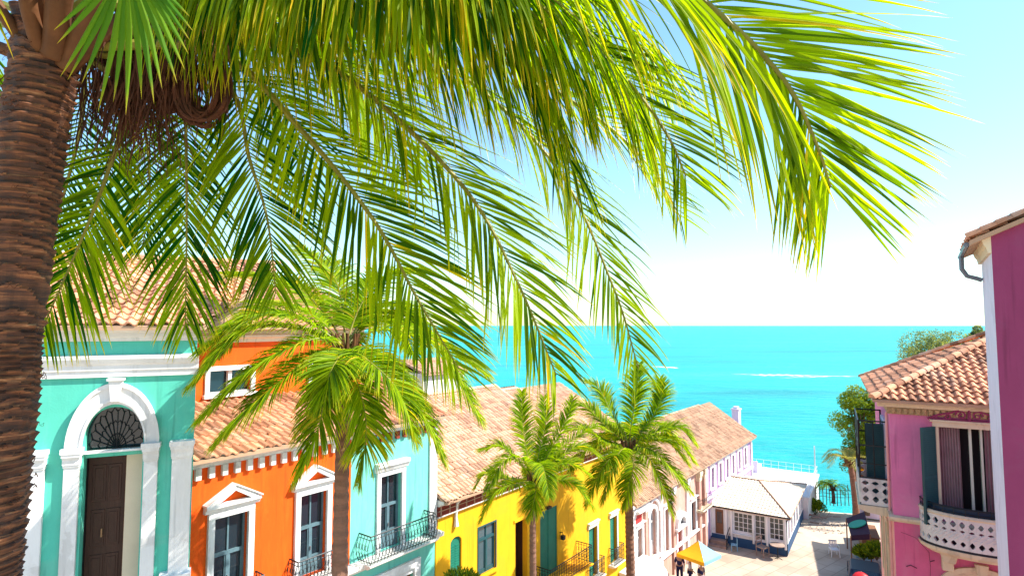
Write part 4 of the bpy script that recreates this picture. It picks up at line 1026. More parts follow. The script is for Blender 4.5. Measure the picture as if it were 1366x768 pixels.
# ------------------------------------------------------------------ people under the umbrella
def person(px_, py, zoff, face, shirt, legs, label, arm=0.0, h=1.7):
    g0 = gnd(px_, py); x, y = g0.x, g0.y; z = ground_z(x, y) + .01
    s = h / 1.75; ca, sa = math.cos(face), math.sin(face)
    def W(p): return Vector((x + s * (p[0] * ca - p[1] * sa), y + s * (p[0] * sa + p[1] * ca), z + s * p[2]))
    V = [(0, 0, .95), (0, .01, 1.15), (0, 0, 1.38), (0, 0, 1.50), (0, .02, 1.60), (0, .02, 1.70),
         (.10, 0, .90), (.11, .02, .50), (.11, 0, .09), (.11, .13, .04), (-.10, 0, .90), (-.11, -.03, .50), (-.12, -.05, .09), (-.12, .08, .04),
         (.19, 0, 1.40), (.25, -.02, 1.12), (.24, .12 + arm, .92 + arm), (.24, .18 + arm, .86 + arm), (-.19, 0, 1.40), (-.26, -.03, 1.12), (-.25, .06, .88), (-.25, .08, .80),
         (.22, .22 + arm, .80 + arm), (.25, .24 + arm, .82 + arm), (-.23, .1, .72), (-.26, .1, .72)]
    E = [(0, 1), (1, 2), (2, 3), (3, 4), (4, 5), (0, 6), (6, 7), (7, 8), (8, 9), (0, 10), (10, 11), (11, 12), (12, 13), (2, 14), (14, 15), (15, 16), (16, 17), (2, 18), (18, 19), (19, 20), (20, 21), (17, 22), (17, 23), (21, 24), (21, 25)]
    rad = [(.15, .11), (.135, .10), (.15, .10), (.055, .055), (.085, .10), (.07, .085), (.095, .1), (.065, .065), (.045, .045), (.035, .03), (.095, .1), (.065, .065), (.045, .045), (.035, .03),
           (.06, .06), (.045, .045), (.032, .032), (.035, .025), (.06, .06), (.045, .045), (.032, .032), (.035, .025), (.012, .012), (.012, .012), (.012, .012), (.012, .012)]
    me = bpy.data.meshes.new('person'); me.from_pydata([W(p) - Vector((x, y, z)) for p in V], E, [])
    o = bpy.data.objects.new('person', me); COL.objects.link(o); o.location = (x, y, z)
    md = o.modifiers.new('skin', 'SKIN')
    me.skin_vertices[0].data[0].use_root = True
    for sv_, r_ in zip(me.skin_vertices[0].data, rad): sv_.radius = (r_[0] * s, r_[1] * s)
    md.use_smooth_shade = True
    o.modifiers.new('sub', 'SUBSURF').levels = 1
    me.materials.append(M['skin'])
    tag(o, label, 'person')
    # clothing follows the body: shirt and trousers shells
    def shell(name, mat, edges, grow, rr):
        idx = sorted({i for e in edges for i in e}); mp = {i: k for k, i in enumerate(idx)}
        m2 = bpy.data.meshes.new(name); m2.from_pydata([W(V[i]) - Vector((x, y, z)) for i in idx], [(mp[a], mp[b]) for a, b in edges], [])
        q = bpy.data.objects.new(name, m2); COL.objects.link(q); q.parent = o
        k = q.modifiers.new('skin', 'SKIN'); k.use_smooth_shade = True; m2.skin_vertices[0].data[0].use_root = True
        for j, i in enumerate(idx): m2.skin_vertices[0].data[j].radius = ((rad[i][0] + grow) * s, (rad[i][1] + grow) * s)
        q.modifiers.new('sub', 'SUBSURF').levels = 1; m2.materials.append(M[mat])
    shell('shirt', shirt, [(0, 1), (1, 2), (2, 14), (14, 15), (2, 18), (18, 19)], .018, None)
    shell('trousers', legs, [(0, 6), (6, 7), (7, 8), (0, 10), (10, 11), (11, 12)], .016, None)
    hb = MB(); 
    c = W((0, .0, 1.665)) ; vs = []; fs = []
    for i in range(7):
        ph = math.pi * .62 * i / 6
        for k in range(12):
            t = 2 * math.pi * k / 12; vs.append(c + Vector((math.cos(t) * math.sin(ph) * .105, math.sin(t) * math.sin(ph) * .115, math.cos(ph) * .12)) * s)
    for i in range(6):
        for k in range(12): fs.append((i * 12 + k, i * 12 + (k + 1) % 12, (i + 1) * 12 + (k + 1) % 12, (i + 1) * 12 + k))
    hb.add(vs, fs, raw=True); hb.build('hair', 'hair', o, smooth=True)
person(907, 781, 0, R(160), 'navy_cloth', 'navy_cloth', 'person in dark navy clothes standing under the left edge of the yellow umbrella', h=1.75)
person(921, 786, 0, R(250), 'grey_cloth', 'navy_cloth', 'person in a pale grey top between two dark clothed people under the umbrella', .1, h=1.62)
person(936, 792, 0, R(200), 'navy_cloth', 'grey_cloth', 'dark haired person in a dark top at the street side of the umbrella', .05, h=1.5)
# ------------------------------------------------------------------ pink house with the carved balcony
PA = R(29.3)
PC = at(1186, 543, 17)
PS = Frame((PC.x, PC.y), PA, -1)               # street side: u away, v out over the street (left)
PF = Frame((PC.x, PC.y), PA + math.pi / 2, 1)  # front: u to the right, v towards the camera
zg = ground_z(PC.x, PC.y)
K1 = empty('pink_house', (PC.x, PC.y, 0), 'pink house with tiled hip roof, carved white curved balcony and open dark shutters', 'house')
PE = 12.72; PL_ = 6.9; PW = 9.0; FLR = 9.45
w_ = (1.15, 2.55, 9.5, 12.14)
mb = MB(PF)
mb.wall(rect(0, PW, FLR, PE), [rect(*w_)], 0, .25)
mb.build('upper_wall', 'pink_wall', K1)
mb = MB(PF)
lowarch = archpoly(1.95, .8, 5.6, 7.75, ez=.62)
mb.wall(rect(0, PW, -.5, FLR), [lowarch], .0, .25); mb.build('lower_wall', 'pink_low_wall', K1)
mb = MB(PS)
sd_ = (1.5, 2.6, 9.55, 11.9); lo1 = (2.2, 2.9, 6.2, 8.6); lo2 = (4.3, 5.0, 6.2, 8.6)
mb.wall(rect(0, PL_, FLR, PE), [rect(*sd_)], 0, .25); mb.build('side_upper_wall', 'pink_wall', K1)
mb = MB(PS); mb.wall(rect(0, PL_, -.5, FLR), [rect(*lo1), rect(*lo2), rect(2.4, 3.3, 1.0, 3.6), rect(4.4, 5.3, 0.2, 3.6)], 0, .25)
for q in (lo1, lo2): pass
mb.build('side_lower_wall', 'salmon_wall', K1)
mb = MB(PF); mb.add([(0, -PL_, -.5), (PW, -PL_, -.5), (PW, -PL_, PE), (0, -PL_, PE), (PW, 0, -.5), (PW, 0, PE), (0, 0, PE)], [(0, 1, 2, 3), (1, 4, 5, 2), (3, 2, 5, 6)]); mb.build('back_wall', 'pink_wall', K1)
for q in (lo1, lo2, (2.4, 3.3, 1.0, 3.6), (4.4, 5.3, 0.2, 3.6)):
    surround(PS, K1, *q, fw=.1, t=.06, mat='cream_trim', sill=False); door(PS, K1, *q, -.15, 'teal_paint', 2, name='shutter')
# belt course and cornices
def around(prof, mat, name, u1=PW, l=PL_):
    m1 = MB(PF); e = max(p[0] for p in prof); m1.mould(-e, u1, prof); m2 = MB(PS)
    m2.mould(0.0, l + .1, [(p[0] + .0015, p[1] - .001) for p in prof])
    b0 = len(m1.v); m1.v += m2.v; m1.f += [[b0 + k for k in f] for f in m2.f]; m1.m += m2.m; m1.t += m2.t
    return m1.build(name, mat, K1)
around([(-.02, FLR - .12), (.05, FLR - .12), (.12, FLR - .04), (.12, FLR + .02), (.04, FLR + .06), (-.02, FLR + .06)], 'cream_trim', 'belt_course')
around([(-.02, 12.42), (.05, 12.42), (.06, 12.62), (-.02, 12.62)], 'carved_trim', 'carved_frieze')
around([(-.02, 12.62), (.10, 12.62), (.16, 12.70), (.28, 12.74), (.30, 12.84), (-.02, 12.86)], 'cream_trim', 'cornice')
mb = MB(PF); u = .05
while u < PW: mb.prism([(u, 12.45), (u + .07, 12.45), (u + .09, 12.6), (u - .02, 12.6)], .06, .10); u += .15
mb.build('frieze_carving', 'carved_trim', K1)
# roof (hip)
rz0, rz1, rw = 12.86, 14.92, 3.75
roof('roof_front', 'tile', K1, PF, -.42, PW, .42, -rw, rz0, rz1, clips=[((-.42, .42, 0), nrm(-(rw + .42), -(rw + .42)))], pitch=.22, row=.27, hgt=.06, lift=.04)
roof('roof_side', 'tile', K1, PS, -.42, PL_ + .42, .42, -rw, rz0, rz1, clips=[((-.42, .42, 0), nrm(-(rw + .42), -(rw + .42))), ((PL_ + .42, .42, 0), nrm((rw + .42), -(rw + .42)))], pitch=.22, row=.27, hgt=.06, lift=.04)
roof('roof_back', 'tile', K1, Frame(PF.p(0, -PL_, 0), PA + math.pi / 2, -1), -.42, PW, .42, -rw, rz0, rz1, clips=[((-.42, .42, 0), nrm(-(rw + .42), -(rw + .42)))], pitch=.22, row=.3)
mb = MB(PF); caps(mb, [(-.42, .42, rz0 + .04), (rw - .05, -rw + .05, rz1 + .03)], .11, .3); caps(mb, [(-.42, -PL_ - .42, rz0 + .04), (rw - .2, -rw + .1, rz1 + .03)], .11, .3); caps(mb, [(rw - .1, -rw, rz1 + .03), (PW, -rw, rz1 + .03)], .11, .3)
mb.build('ridge_tiles', 'tile', K1, norm=False)
# window: cream frame, open shutters, curtain, glazed leaf
mb = MB(PF); a, b, c, d = w_
mb.box(a - .1, a, -.04, .07, c, d); mb.box(b, b + .1, -.04, .07, c, d); mb.box(a - .14, b + .14, -.04, .10, d, d + .14); mb.box(a - .2, b + .2, -.04, .14, d + .14, d + .2)
fr_ = mb.build('window_frame', 'cream_trim', K1, bevel=.006)
mb = MB(PF)  # scrolled crest
def scroll(cu, cz, r, turns, a0, sgn):
    return [(cu + sgn * r * (1 - k / 22) * math.cos(a0 + k * turns * math.pi / 11), .09, cz + r * (1 - k / 22) * math.sin(a0 + k * turns * math.pi / 11)) for k in range(20)]
cm = (a + b) / 2
for s_ in (-1, 1):
    mb.tube(scroll(cm + s_ * .18, d + .36, .13, 1.6, 0, s_), .028, 5); mb.tube(scroll(cm + s_ * .5, d + .30, .10, 1.6, .5, s_), .025, 5); mb.tube(scroll(cm + s_ * .78, d + .26, .06, 1.5, .8, s_), .02, 5)
    mb.tube([(cm + s_ * .95, .09, d + .22), (cm + s_ * .7, .09, d + .34), (cm + s_ * .4, .09, d + .42), (cm + s_ * .2, .09, d + .52), (cm, .09, d + .60)], .03, 5)
mb.tube([(cm, .09, d + .2), (cm, .09, d + .6)], .04, 5); mb.box(a - .14, b + .14, .02, .1, d + .2, d + .24)
mb.build('crest', 'magenta_wall', fr_)
mb = MB(PF); mb.box(a + .7, a + .76, -.2, -.12, c, d); mb.box(a + .95, a + 1.0, -.24, -.12, c, d); mb.build('window_leaf', 'pale_cloth', K1)
mb = MB(PF); n = 40; vs = []
for k in range(n + 1):
    u = a + .02 + k * .5 / n; vv = -.24 + .03 * math.sin(k * 1.25); vs += [(u, vv, c), (u, vv, d)]
mb.add(vs, [(2 * k, 2 * k + 1, 2 * k + 3, 2 * k + 2) for k in range(n)])
vs = []
for k in range(21):
    u = a + 1.05 + k * .3 / 20; vv = -.24 + .03 * math.sin(k * 1.25); vs += [(u, vv, c), (u, vv, d)]
mb.add(vs, [(2 * k, 2 * k + 1, 2 * k + 3, 2 * k + 2) for k in range(20)]); mb.build('curtain', 'curtain', K1)
backing(PF, K1, a, b, c, d, -.4)
def shutterleaf(fr, par, p0, ang, w, z0, z1, mat='teal_paint'):
    """hinged leaf swung out from the wall: p0=(u,v) hinge, ang from the wall"""
    f2 = Frame(fr.p(p0[0], p0[1], 0), 0); f2.d = (fr.d * math.cos(ang) + fr.n * math.sin(ang)); f2.n = (fr.n * math.cos(ang) - fr.d * math.sin(ang))
    mb = MB(f2); mb.box(0, w, -.02, .02, z0, z1)
    for vv in (-.032, .02):
        mb.box(0, .05, vv, vv + .012, z0, z1); mb.box(w - .05, w, vv, vv + .012, z0, z1)
        for f in (0, .48, 1): zc = z0 + (z1 - z0) * f; mb.box(.05, w - .05, vv, vv + .012, max(z0, zc - .04), min(z1, zc + .04))
        n = int((z1 - z0) / .06)
        for k in range(n): zc = z0 + (k + .5) * (z1 - z0) / n; mb.box(.05, w - .05, vv + .002, vv + .009, zc - .01, zc + .012)
    return mb.build('shutter', mat, par)
shutterleaf(PF, K1, (a - .1, .08), math.pi - R(50), .55, c, d)
shutterleaf(PF, K1, (b + .1, .08), R(38), .55, c, d)
# curved balcony
bc, br, bd = 1.95, 1.3, .85
def bp(t, k=1.0): return (bc - br * k * math.cos(t), bd * k * math.sin(t) ** .8 if math.sin(t) > 0 else 0)
NB = 36
mb = MB(PF); z0 = FLR - .36
def shell_slab(mb, k, za, zb_, k2=None):
    k2 = k2 or k
    lo = [bp(math.pi * i / NB, k) for i in range(NB + 1)]; hi = [bp(math.pi * i / NB, k2) for i in range(NB + 1)]
    vs = [(p[0], p[1], za) for p in lo] + [(p[0], p[1], zb_) for p in hi]; n = NB + 1
    mb.add(vs, [tuple(range(n))[::-1], tuple(range(n, 2 * n))] + [(i, i + 1, n + i + 1, n + i) for i in range(n - 1)])
BZ = 8.98
shell_slab(mb, .93, BZ - .2, BZ - .1, 1.05); shell_slab(mb, 1.05, BZ - .1, BZ - .0, 1.07)
bal = mb.build('balcony', 'cream_trim', K1)
mb = MB(PF); shell_slab(mb, 1.04, BZ, BZ + .06, 1.03); mb.build('slab_edge', 'iron', bal)
for cu in (bc - .75, bc + .75):
    mb = MB(PF); mb.prism([(cu - .13, BZ - .75), (cu + .13, BZ - .75), (cu + .13, BZ - .2), (cu - .13, BZ - .2)], 0, .22); mb.prism([(cu - .13, BZ - .45), (cu + .13, BZ - .45), (cu + .2, BZ - .2), (cu - .2, BZ - .2)], .22, .5)
    mb.build('corbel', 'cream_trim', bal, bevel=.02)
# pierced parapet: two bands of lozenge openings with relief between
def pierced(fr, par, path, z0, rows, cell, mat='old_white', name='pierced_parapet', hole=.33, midband=True, seed=4):
    """path: list of frame (u,v) points; builds strip cells with lozenge holes"""
    rng = random.Random(seed)
    Ls = [0]
    for p, q in zip(path, path[1:]): Ls.append(Ls[-1] + math.hypot(q[0] - p[0], q[1] - p[1]))
    T = Ls[-1]
    def at_(s):
        s = max(0, min(T, s))
        for i in range(len(path) - 1):
            if s <= Ls[i + 1] + 1e-9:
                f = (s - Ls[i]) / max(1e-9, Ls[i + 1] - Ls[i]); return (path[i][0] + (path[i + 1][0] - path[i][0]) * f, path[i][1] + (path[i + 1][1] - path[i][1]) * f)
        return path[-1]
    mb = MB(fr); n = max(1, round(T / cell)); cw = T / n; z = z0
    for kind, h in rows:
        for i in range(n if kind == 'o' else n * 2):
            w2 = cw if kind == 'o' else cw / 2
            s0 = i * w2; s1 = s0 + w2
            def q(s, zz): u, v = at_(s); return (u, v, zz)
            if kind == 'o':
                sm = (s0 + s1) / 2; zm = z + h / 2; hr = hole * rng.uniform(.9, 1.1); dx = w2 * hr; dz_ = h * .36 * rng.uniform(.9, 1.1)
                ring = [q(s0, z), q(sm, z), q(s1, z), q(s1, zm), q(s1, z + h), q(sm, z + h), q(s0, z + h), q(s0, zm)]
                inn = [q(sm - dx * .55, zm - dz_ * .6), q(sm, zm - dz_), q(sm + dx * .55, zm - dz_ * .6), q(sm + dx, zm), q(sm + dx * .55, zm + dz_ * .6), q(sm, zm + dz_), q(sm - dx * .55, zm + dz_ * .6), q(sm - dx, zm)]
                mb.add(ring + inn, [(k, (k + 1) % 8, 8 + (k + 1) % 8, 8 + k) for k in range(8)])
            else:
                mb.add([q(s0, z), q(s1, z), q(s1, z + h), q(s0, z + h)], [(0, 1, 2, 3)])
        z += h
    o = mb.build(name, mat, par, solid=.07, norm=False); return o, z
path = [bp(math.pi * i / 60) for i in range(61)]
par_, zt = pierced(PF, bal, path, BZ + .06, [('s', .04), ('o', .22), ('s', .12), ('s', .05), ('o', .10), ('o', .24), ('s', .04)], .19)
mb = MB(PF)
for i in range(60):
    for r_ in range(3):
        p, q = path[i], path[i + 1]; zz = BZ + .06 + .27 + r_ * .06
        if i % 2 == r_ % 2: mb.tube([(p[0] , p[1] + .04, zz), (q[0], q[1] + .04, zz + .035)], .016, 4)
mb.build('relief', 'old_white', bal)
mb = MB(PF); mb.tube([(p[0], p[1], zt + .03) for p in path], .06, 6); mb.build('coping', 'cream_trim', bal)
mb = MB(PF); mb.tube([(p[0], p[1], zt + .27) for p in path], .022, 5); mb.tube([(p[0], p[1], zt + .14) for p in path], .014, 5)
for i in range(0, 61, 4): mb.tube([(path[i][0], path[i][1], zt), (path[i][0], path[i][1], zt + .27)], .012, 4)
mb.build('railing', 'iron', bal)
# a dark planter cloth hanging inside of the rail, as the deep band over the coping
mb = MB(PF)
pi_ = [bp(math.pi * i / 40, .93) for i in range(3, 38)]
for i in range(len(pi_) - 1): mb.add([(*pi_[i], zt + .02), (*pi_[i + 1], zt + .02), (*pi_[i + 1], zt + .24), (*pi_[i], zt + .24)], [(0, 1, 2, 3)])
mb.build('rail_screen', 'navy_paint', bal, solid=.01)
# low arched fanlight under the balcony
mb = MB(PF); mb.prism(archpoly(1.95, .79, 5.6, 7.75, ez=.62), -.22, -.12); mb.build('door', 'brown_wood', K1)
mb = MB(PF); mb.arc(1.95, 7.75, .8, .98, 0, .08, n=24, ez=.66); mb.box(.97, 1.15, 0, .08, 5.6, 7.75); mb.box(2.75, 2.93, 0, .08, 5.6, 7.75)
mb.arc(1.95, 7.75, .0, .78, -.12, -.08, n=24, ez=.62); mb.prism([(1.85, 8.22), (2.05, 8.22), (2.1, 8.5), (1.8, 8.5)], 0, .14); mb.build('arch_surround', 'cream_trim', K1)
# side balcony: slab, pierced panel, iron cage
mb = MB(PS); s0, s1, so = .75, 3.6, .78
mb.mould(s0 - .08, s1 + .08, [(0, FLR - .22), (so * .8, FLR - .16), (so + .08, FLR - .08), (so + .08, FLR + .04), (0, FLR + .05)])
sb = mb.build('side_balcony', 'cream_trim', K1)
pp = [(s0, 0), (s0, so), (s1, so), (s1, 0)]
o, zt2 = pierced(PS, sb, pp, FLR + .06, [('s', .05), ('o', .26), ('o', .26), ('o', .18), ('s', .04)], .26, hole=.36, seed=9)
mb = MB(PS); mb.tube([(*p, FLR + .08) for p in pp], .035, 5); mb.tube([(*p, zt2 + .02) for p in pp], .03, 5)
for (u, v) in ((s0, .03), (s0, so), (s1, so), (s1, .03), ((s0 + s1) / 2, so), (s0, so / 2)):
    mb.tube([(u, v, zt2), (u, v, 12.05)], .026 if v != so / 2 else .015, 5)
for zz in (11.3, 12.05): mb.tube([(*p, zz) for p in pp], .025, 5)
mb.tube([(s0, .03, 10.75), (s0, so, 10.75)], .018, 5)
mb.build('iron_cage', 'iron', sb)
mb = MB(PS); mb.box(s0 + .02, s1, so - .02, so + .0, 10.8, 12.0); mb.build('side_screen', 'teal_paint', sb)
surround(PS, K1, *sd_, fw=.12, t=.07, mat='lavender_white', sill=False); backing(PS, K1, *sd_, -.15)
shutterleaf(PS, K1, (sd_[0] - .12, .09), math.pi - R(80), .5, sd_[2], sd_[3])
mb = MB(PS); mb.tube([(.45, .05, 12.4), (.45, .06, 9.5), (.45, .06, 6)], .035, 6); mb.build('downpipe', 'salmon_wall', K1)
# thin cracks / wires on the lower front wall
mb = MB(PF); mb.tube([(.15, .02, 9.05), (.5, .02, 8.95), (.8, .02, 8.6), (.82, .02, 8.2), (.80, .02, 7.9)], .004, 4); mb.tube([(.82, .02, 8.35), (.92, .02, 8.4)], .01, 4); mb.tube([(.25, .02, 8.1), (.35, .02, 8.16), (.5, .02, 8.1)], .01, 4); mb.build('wire', 'iron', K1)

# ------------------------------------------------------------------ magenta house edge (near right)
GA = R(36)
GC = at(1321, 305, 10)
GS = Frame((GC.x, GC.y), GA, -1); GF = Frame((GC.x, GC.y), GA + math.pi / 2, 1)
K2 = empty('magenta_house', (GC.x, GC.y, ground_z(GC.x, GC.y)), 'tall deep magenta house with white corner wall and tiled gable edge at the right side', 'house')
gz = ground_z(GC.x, GC.y) - .5; GE = 16.62; GD = 2.3
mb = MB(GF); rk = .45; GW = 7.0
mb.wall([(0, gz), (GW, gz), (GW, GE + GW / 2 * 0 + .2), (GW / 2, GE + GW / 2 * rk), (0, GE)], [], 0); mb.build('gable_wall', 'magenta_wall', K2)
mb = MB(GS); mb.wall(rect(0, GD, gz, GE), [], 0); mb.build('side_wall', 'lavender_white', K2)
mb = MB(GF); mb.add([(0, -GD, gz), (GW, -GD, gz), (GW, -GD, GE + .2), (GW / 2, -GD, GE + GW / 2 * rk), (0, -GD, GE), (GW, 0, gz), (GW, 0, GE + .2)], [(0, 1, 2, 3, 4), (1, 5, 6, 2)]); mb.build('back_wall', 'magenta_wall', K2)
mb = MB(GS); mb.mould(0.0, GD + .1, [(0, GE - .34), (.05, GE - .34), (.07, GE - .24), (.1, GE - .2), (.13, GE - .1), (.22, GE - .02), (0, GE + .0)]); mb.build('cornice', 'cream_trim', K2)
roof('roof', 'tile', K2, GS, -.14, GD + .2, .30, -GW / 2, GE - .1, GE + GW / 2 * rk + .06, pitch=.2, row=.28, hgt=.06, lift=.045)
roof('roof', 'tile', K2, Frame(GF.p(GW, 0, 0), GA, 1), -.14, GD + .2, .30, -GW / 2, GE - .1, GE + GW / 2 * rk + .06, pitch=.2, row=.28, hgt=.06)
mb = MB(GF); caps(mb, [(-.3, .10, GE - .05), (GW / 2, .10, GE + GW / 2 * rk + .1)], .09, .22); mb.build('verge_tiles', 'tile', K2, norm=False)
mb = MB(GS); mb.tube([(GD + .2, .34, GE - .16), (.1, .34, GE - .16)], .045, 6); mb.tube([(GD - .3, .34, GE - .18), (GD - .3, .34, GE - .45), (GD - .3, .26, GE - .6), (GD - .3, .1, GE - .66), (GD - .3, .02, GE - .7)], .045, 8); mb.build('gutter', 'grey_pipe', K2)

# ------------------------------------------------------------------ things at the far right of the street
def spos(x, y, z=0): p = gnd(x, y, z); return p
# unseen low salmon house, added behind the pink one to cast the street shadow
F9 = Frame((23.9, 33.0), R(24), -1)
K3 = empty('shadow_house', (25, 33, 0), 'unseen low salmon house added behind the pink house to shade the street', 'house')
mb = MB(F9); mb.wall(rect(0, 8, -.3, 6.4), [rect(1, 2, .3, 2.6), rect(5.2, 6.2, .3, 2.6)], 0, .2); body(mb, F9, 0, 8, 6, -.3, 6.4); mb.build('wall', 'salmon_wall', K3)
for q in ((1, 2, .3, 2.6), (5.2, 6.2, .3, 2.6)): door(F9, K3, *q, -.1, 'dark_wood', 2)
roof('roof', 'tile_brown', K3, F9, -.3, 8.3, .4, -3, 6.4, 7.9, pitch=.25, row=.4); roof('roof', 'tile_brown', K3, F9, -.3, 8.3, -6.4, -3, 6.4, 7.9, pitch=.25, row=.4)
# dark low building seen left of the balcony
BX = Frame(gnd(1139, 683).to_tuple(), R(29), -1)
K4 = empty('beach_hut', BX.p(0, 0, 0), 'narrow dark brown beach hut with lavender lower wall, below the green tree', 'hut')
mb = MB(BX); mb.box(0, 4, -3, 0, -.3, 1.5); mb.build('lower_wall', 'lavender_white', K4)
mb = MB(BX); mb.box(-.1, 4.1, -3.1, .06, 1.5, 4.2); 
for k in range(12): mb.box(-.12, 4.12, .06, .10, 1.6 + k * .2, 1.7 + k * .2)
mb.build('upper_wall', 'brown_wood', K4)
mb = MB(BX); 
for k in range(7): mb.box(-.14, -.10, -1.6 + .25 * (k % 2), -.7 + .1 * (k % 3), 1.9 + k * .3, 2.02 + k * .3)
mb.build('slats', 'yellow_cloth', K4)  # yellow bars stand in for spots of yellow light on the dark wall
roof('roof', 'tile_brown', K4, BX, -.3, 4.3, .4, -1.6, 4.2, 4.9, pitch=.25, row=.4); roof('roof', 'tile_brown', K4, BX, -.3, 4.3, -3.5, -1.6, 4.2, 4.9, pitch=.25, row=.4)
# dark awning stall with green oval
AW = Frame(gnd(1137, 735).to_tuple(), R(26), -1)
K5 = empty('awning_stall', AW.p(0, 0, 0), 'street stall with dark plum awning bearing a green oval, beside the plants', 'stall')
mb = MB(AW)
def tp(x, y, Y): p = at(x, y, Y); return p
q4 = [tp(1129, 691, 39.5), tp(1153, 682, 39.0), tp(1161, 712, 36.0), tp(1135, 714, 36.8)]
mb.add(q4, [(0, 1, 2, 3)], raw=True); mb.add([q4[3], q4[2], q4[2] - Vector((0, 0, .3)), q4[3] - Vector((0, 0, .3))], [(0, 1, 2, 3)], raw=True); mb.build('awning', 'dark_cloth', K5, solid=.03)
nn = (q4[1] - q4[0]).cross(q4[3] - q4[0]).normalized()
if nn.z < 0: nn = -nn
mb = MB(); cen = q4[0] * .25 + q4[1] * .25 + q4[2] * .25 + q4[3] * .25; ax = ((q4[1] + q4[2]) - (q4[0] + q4[3])) * .5; ay = ((q4[0] + q4[1]) - (q4[2] + q4[3])) * .5
vs = [cen + ax * .47 * math.cos(t) + ay * .17 * math.sin(t) + nn * .03 + ay * .0 for t in [k * math.pi / 12 for k in range(24)]]
mb.add(vs + [v + nn * .05 for v in vs], [tuple(range(24)), tuple(range(24, 48))] + [(k, (k + 1) % 24, 24 + (k + 1) % 24, 24 + k) for k in range(24)], raw=True); mb.build('oval_emblem', 'green_board', K5)
for q in q4: mb = MB(); mb.tube([q, (q.x, q.y, 0)], .04, 6, raw=True); mb.build('post', 'brown_wood', K5)
mb = MB(AW); mb.box(.3, 3, -1.6, -.6, 0, .95); mb.box(.25, 3.05, -1.65, -.5, .95, 1.0); mb.build('counter', 'brown_wood', K5)
# parked van (navy) at the bottom edge
def car(loc, rot, label):
    e = empty('parked_car', loc, label, 'car'); f = Frame((loc[0], loc[1]), rot); z = loc[2]
    prof = [(-2.1, .35), (-2.15, .75), (-1.95, .92), (-1.35, .98), (-.75, 1.42), (.75, 1.46), (1.55, 1.02), (2.05, .9), (2.15, .6), (2.1, .32), (1.7, .3), (-1.7, .3)]
    mb = MB(f); n = len(prof); vs = []
    for vv, k in ((-.85, 0), (-.80, 1), (.80, 1), (.85, 0)):
        for (a, h) in prof: vs.append((a, vv * (1 if h < 1.0 else .84), z + h + (0.0)))
    fs = [tuple(range(n))[::-1], tuple(range(3 * n, 4 * n))]
    for q in range(3): fs += [(q * n + i, q * n + (i + 1) % n, (q + 1) * n + (i + 1) % n, (q + 1) * n + i) for i in range(n)]
    mb.add(vs, fs); mb.build('body', 'car_paint', e, bevel=.05, smooth=False)
    for nm, (a0, h0), (a1, h1) in (('windscreen', (-1.30, 1.02), (-.80, 1.40)), ('rear_window', (1.48, 1.06), (.80, 1.43))):
        g = MB(f); g.add([(a0, -.62, z + h0 + .02), (a0, .62, z + h0 + .02), (a1, .58, z + h1 + .02), (a1, -.58, z + h1 + .02)], [(0, 1, 2, 3)]); g.build(nm, 'dark_glass', e, solid=.01)
    for sgn in (-1, 1):
        g = MB(f); g.add([(-1.1, sgn * .80, z + 1.02), (1.2, sgn * .80, z + 1.02), (.7, sgn * .735, z + 1.36), (-.68, sgn * .735, z + 1.36)], [(0, 1, 2, 3)]); g.build('side_window', 'dark_glass', e, solid=.01)
        for a in (-1.3, 1.3):
            g = MB(f); g.tube([(a, sgn * .66, z + .32), (a, sgn * .86, z + .32)], .32, 18); w = g.build('wheel', 'rubber', e); g = MB(f); g.tube([(a, sgn * .86, z + .32), (a, sgn * .875, z + .32)], .18, 12); g.build('rim', 'chrome', w)
        g = MB(f); g.box(-2.17, -2.08, sgn * .6 - .15, sgn * .6 + .15, z + .62, z + .78); g.build('headlight', 'pale_glass', e)
p = gnd(1155, 789); car((p.x, p.y, ground_z(p.x, p.y) + .01), R(29), 'dark navy parked car at the bottom right of the street')
p = at(1149, 766, 32.5)
RU = empty('red_parasol', (p.x, p.y, 0), 'small round red parasol behind the navy car at the bottom right of the street', 'parasol')
mb = MB(); n = 12; zt_ = p.z + .15; vs = [Vector((p.x, p.y, zt_))]
for r_ in range(1, 5):
    for k in range(n): t = 2 * math.pi * k / n; rr = .55 * r_ / 4; vs.append(Vector((p.x + rr * math.cos(t), p.y + rr * math.sin(t), zt_ - .32 * (r_ / 4) ** 2)))
fs = [(0, 1 + k, 1 + (k + 1) % n) for k in range(n)] + [(1 + (r_ - 1) * n + k, 1 + (r_ - 1) * n + (k + 1) % n, 1 + r_ * n + (k + 1) % n, 1 + r_ * n + k) for r_ in range(1, 4) for k in range(n)]
mb.add(vs, fs, raw=True); mb.build('canopy', 'car_red', RU, solid=.01, smooth=True); mb = MB(); mb.tube([(p.x, p.y, 0), (p.x, p.y, zt_ + .05)], .02, 6); mb.build('pole', 'chrome', RU)
# white board chair in the street
pb = gnd(1113, 741)
FBd = Frame((pb.x, pb.y), R(100))
E1 = empty('white_chair', (pb.x, pb.y, 0), 'white plastic chair alone in the shade in the street', 'chair')
mb = MB(FBd); mb.box(-.25, .25, -.25, .25, .42, .47); mb.build('seat', 'white_paint', E1)
for a in (-1, 1):
    for b in (-1, 1): mb = MB(FBd); mb.tube([(a * .22, b * .22, .45), (a * .26, b * .27, 0)], .025, 5); mb.build('leg', 'white_paint', E1)
    mb = MB(FBd); mb.tube([(a * .24, .22, .45), (a * .25, .2, .68), (a * .25, -.24, .70)], .022, 5); mb.build('armrest', 'white_paint', E1)
mb = MB(FBd); 
for k in range(5): mb.box(-.22 + k * .1, -.16 + k * .1, -.27, -.24, .47, .92)
mb.box(-.25, .25, -.28, -.24, .86, .94); mb.build('backrest', 'white_paint', E1)
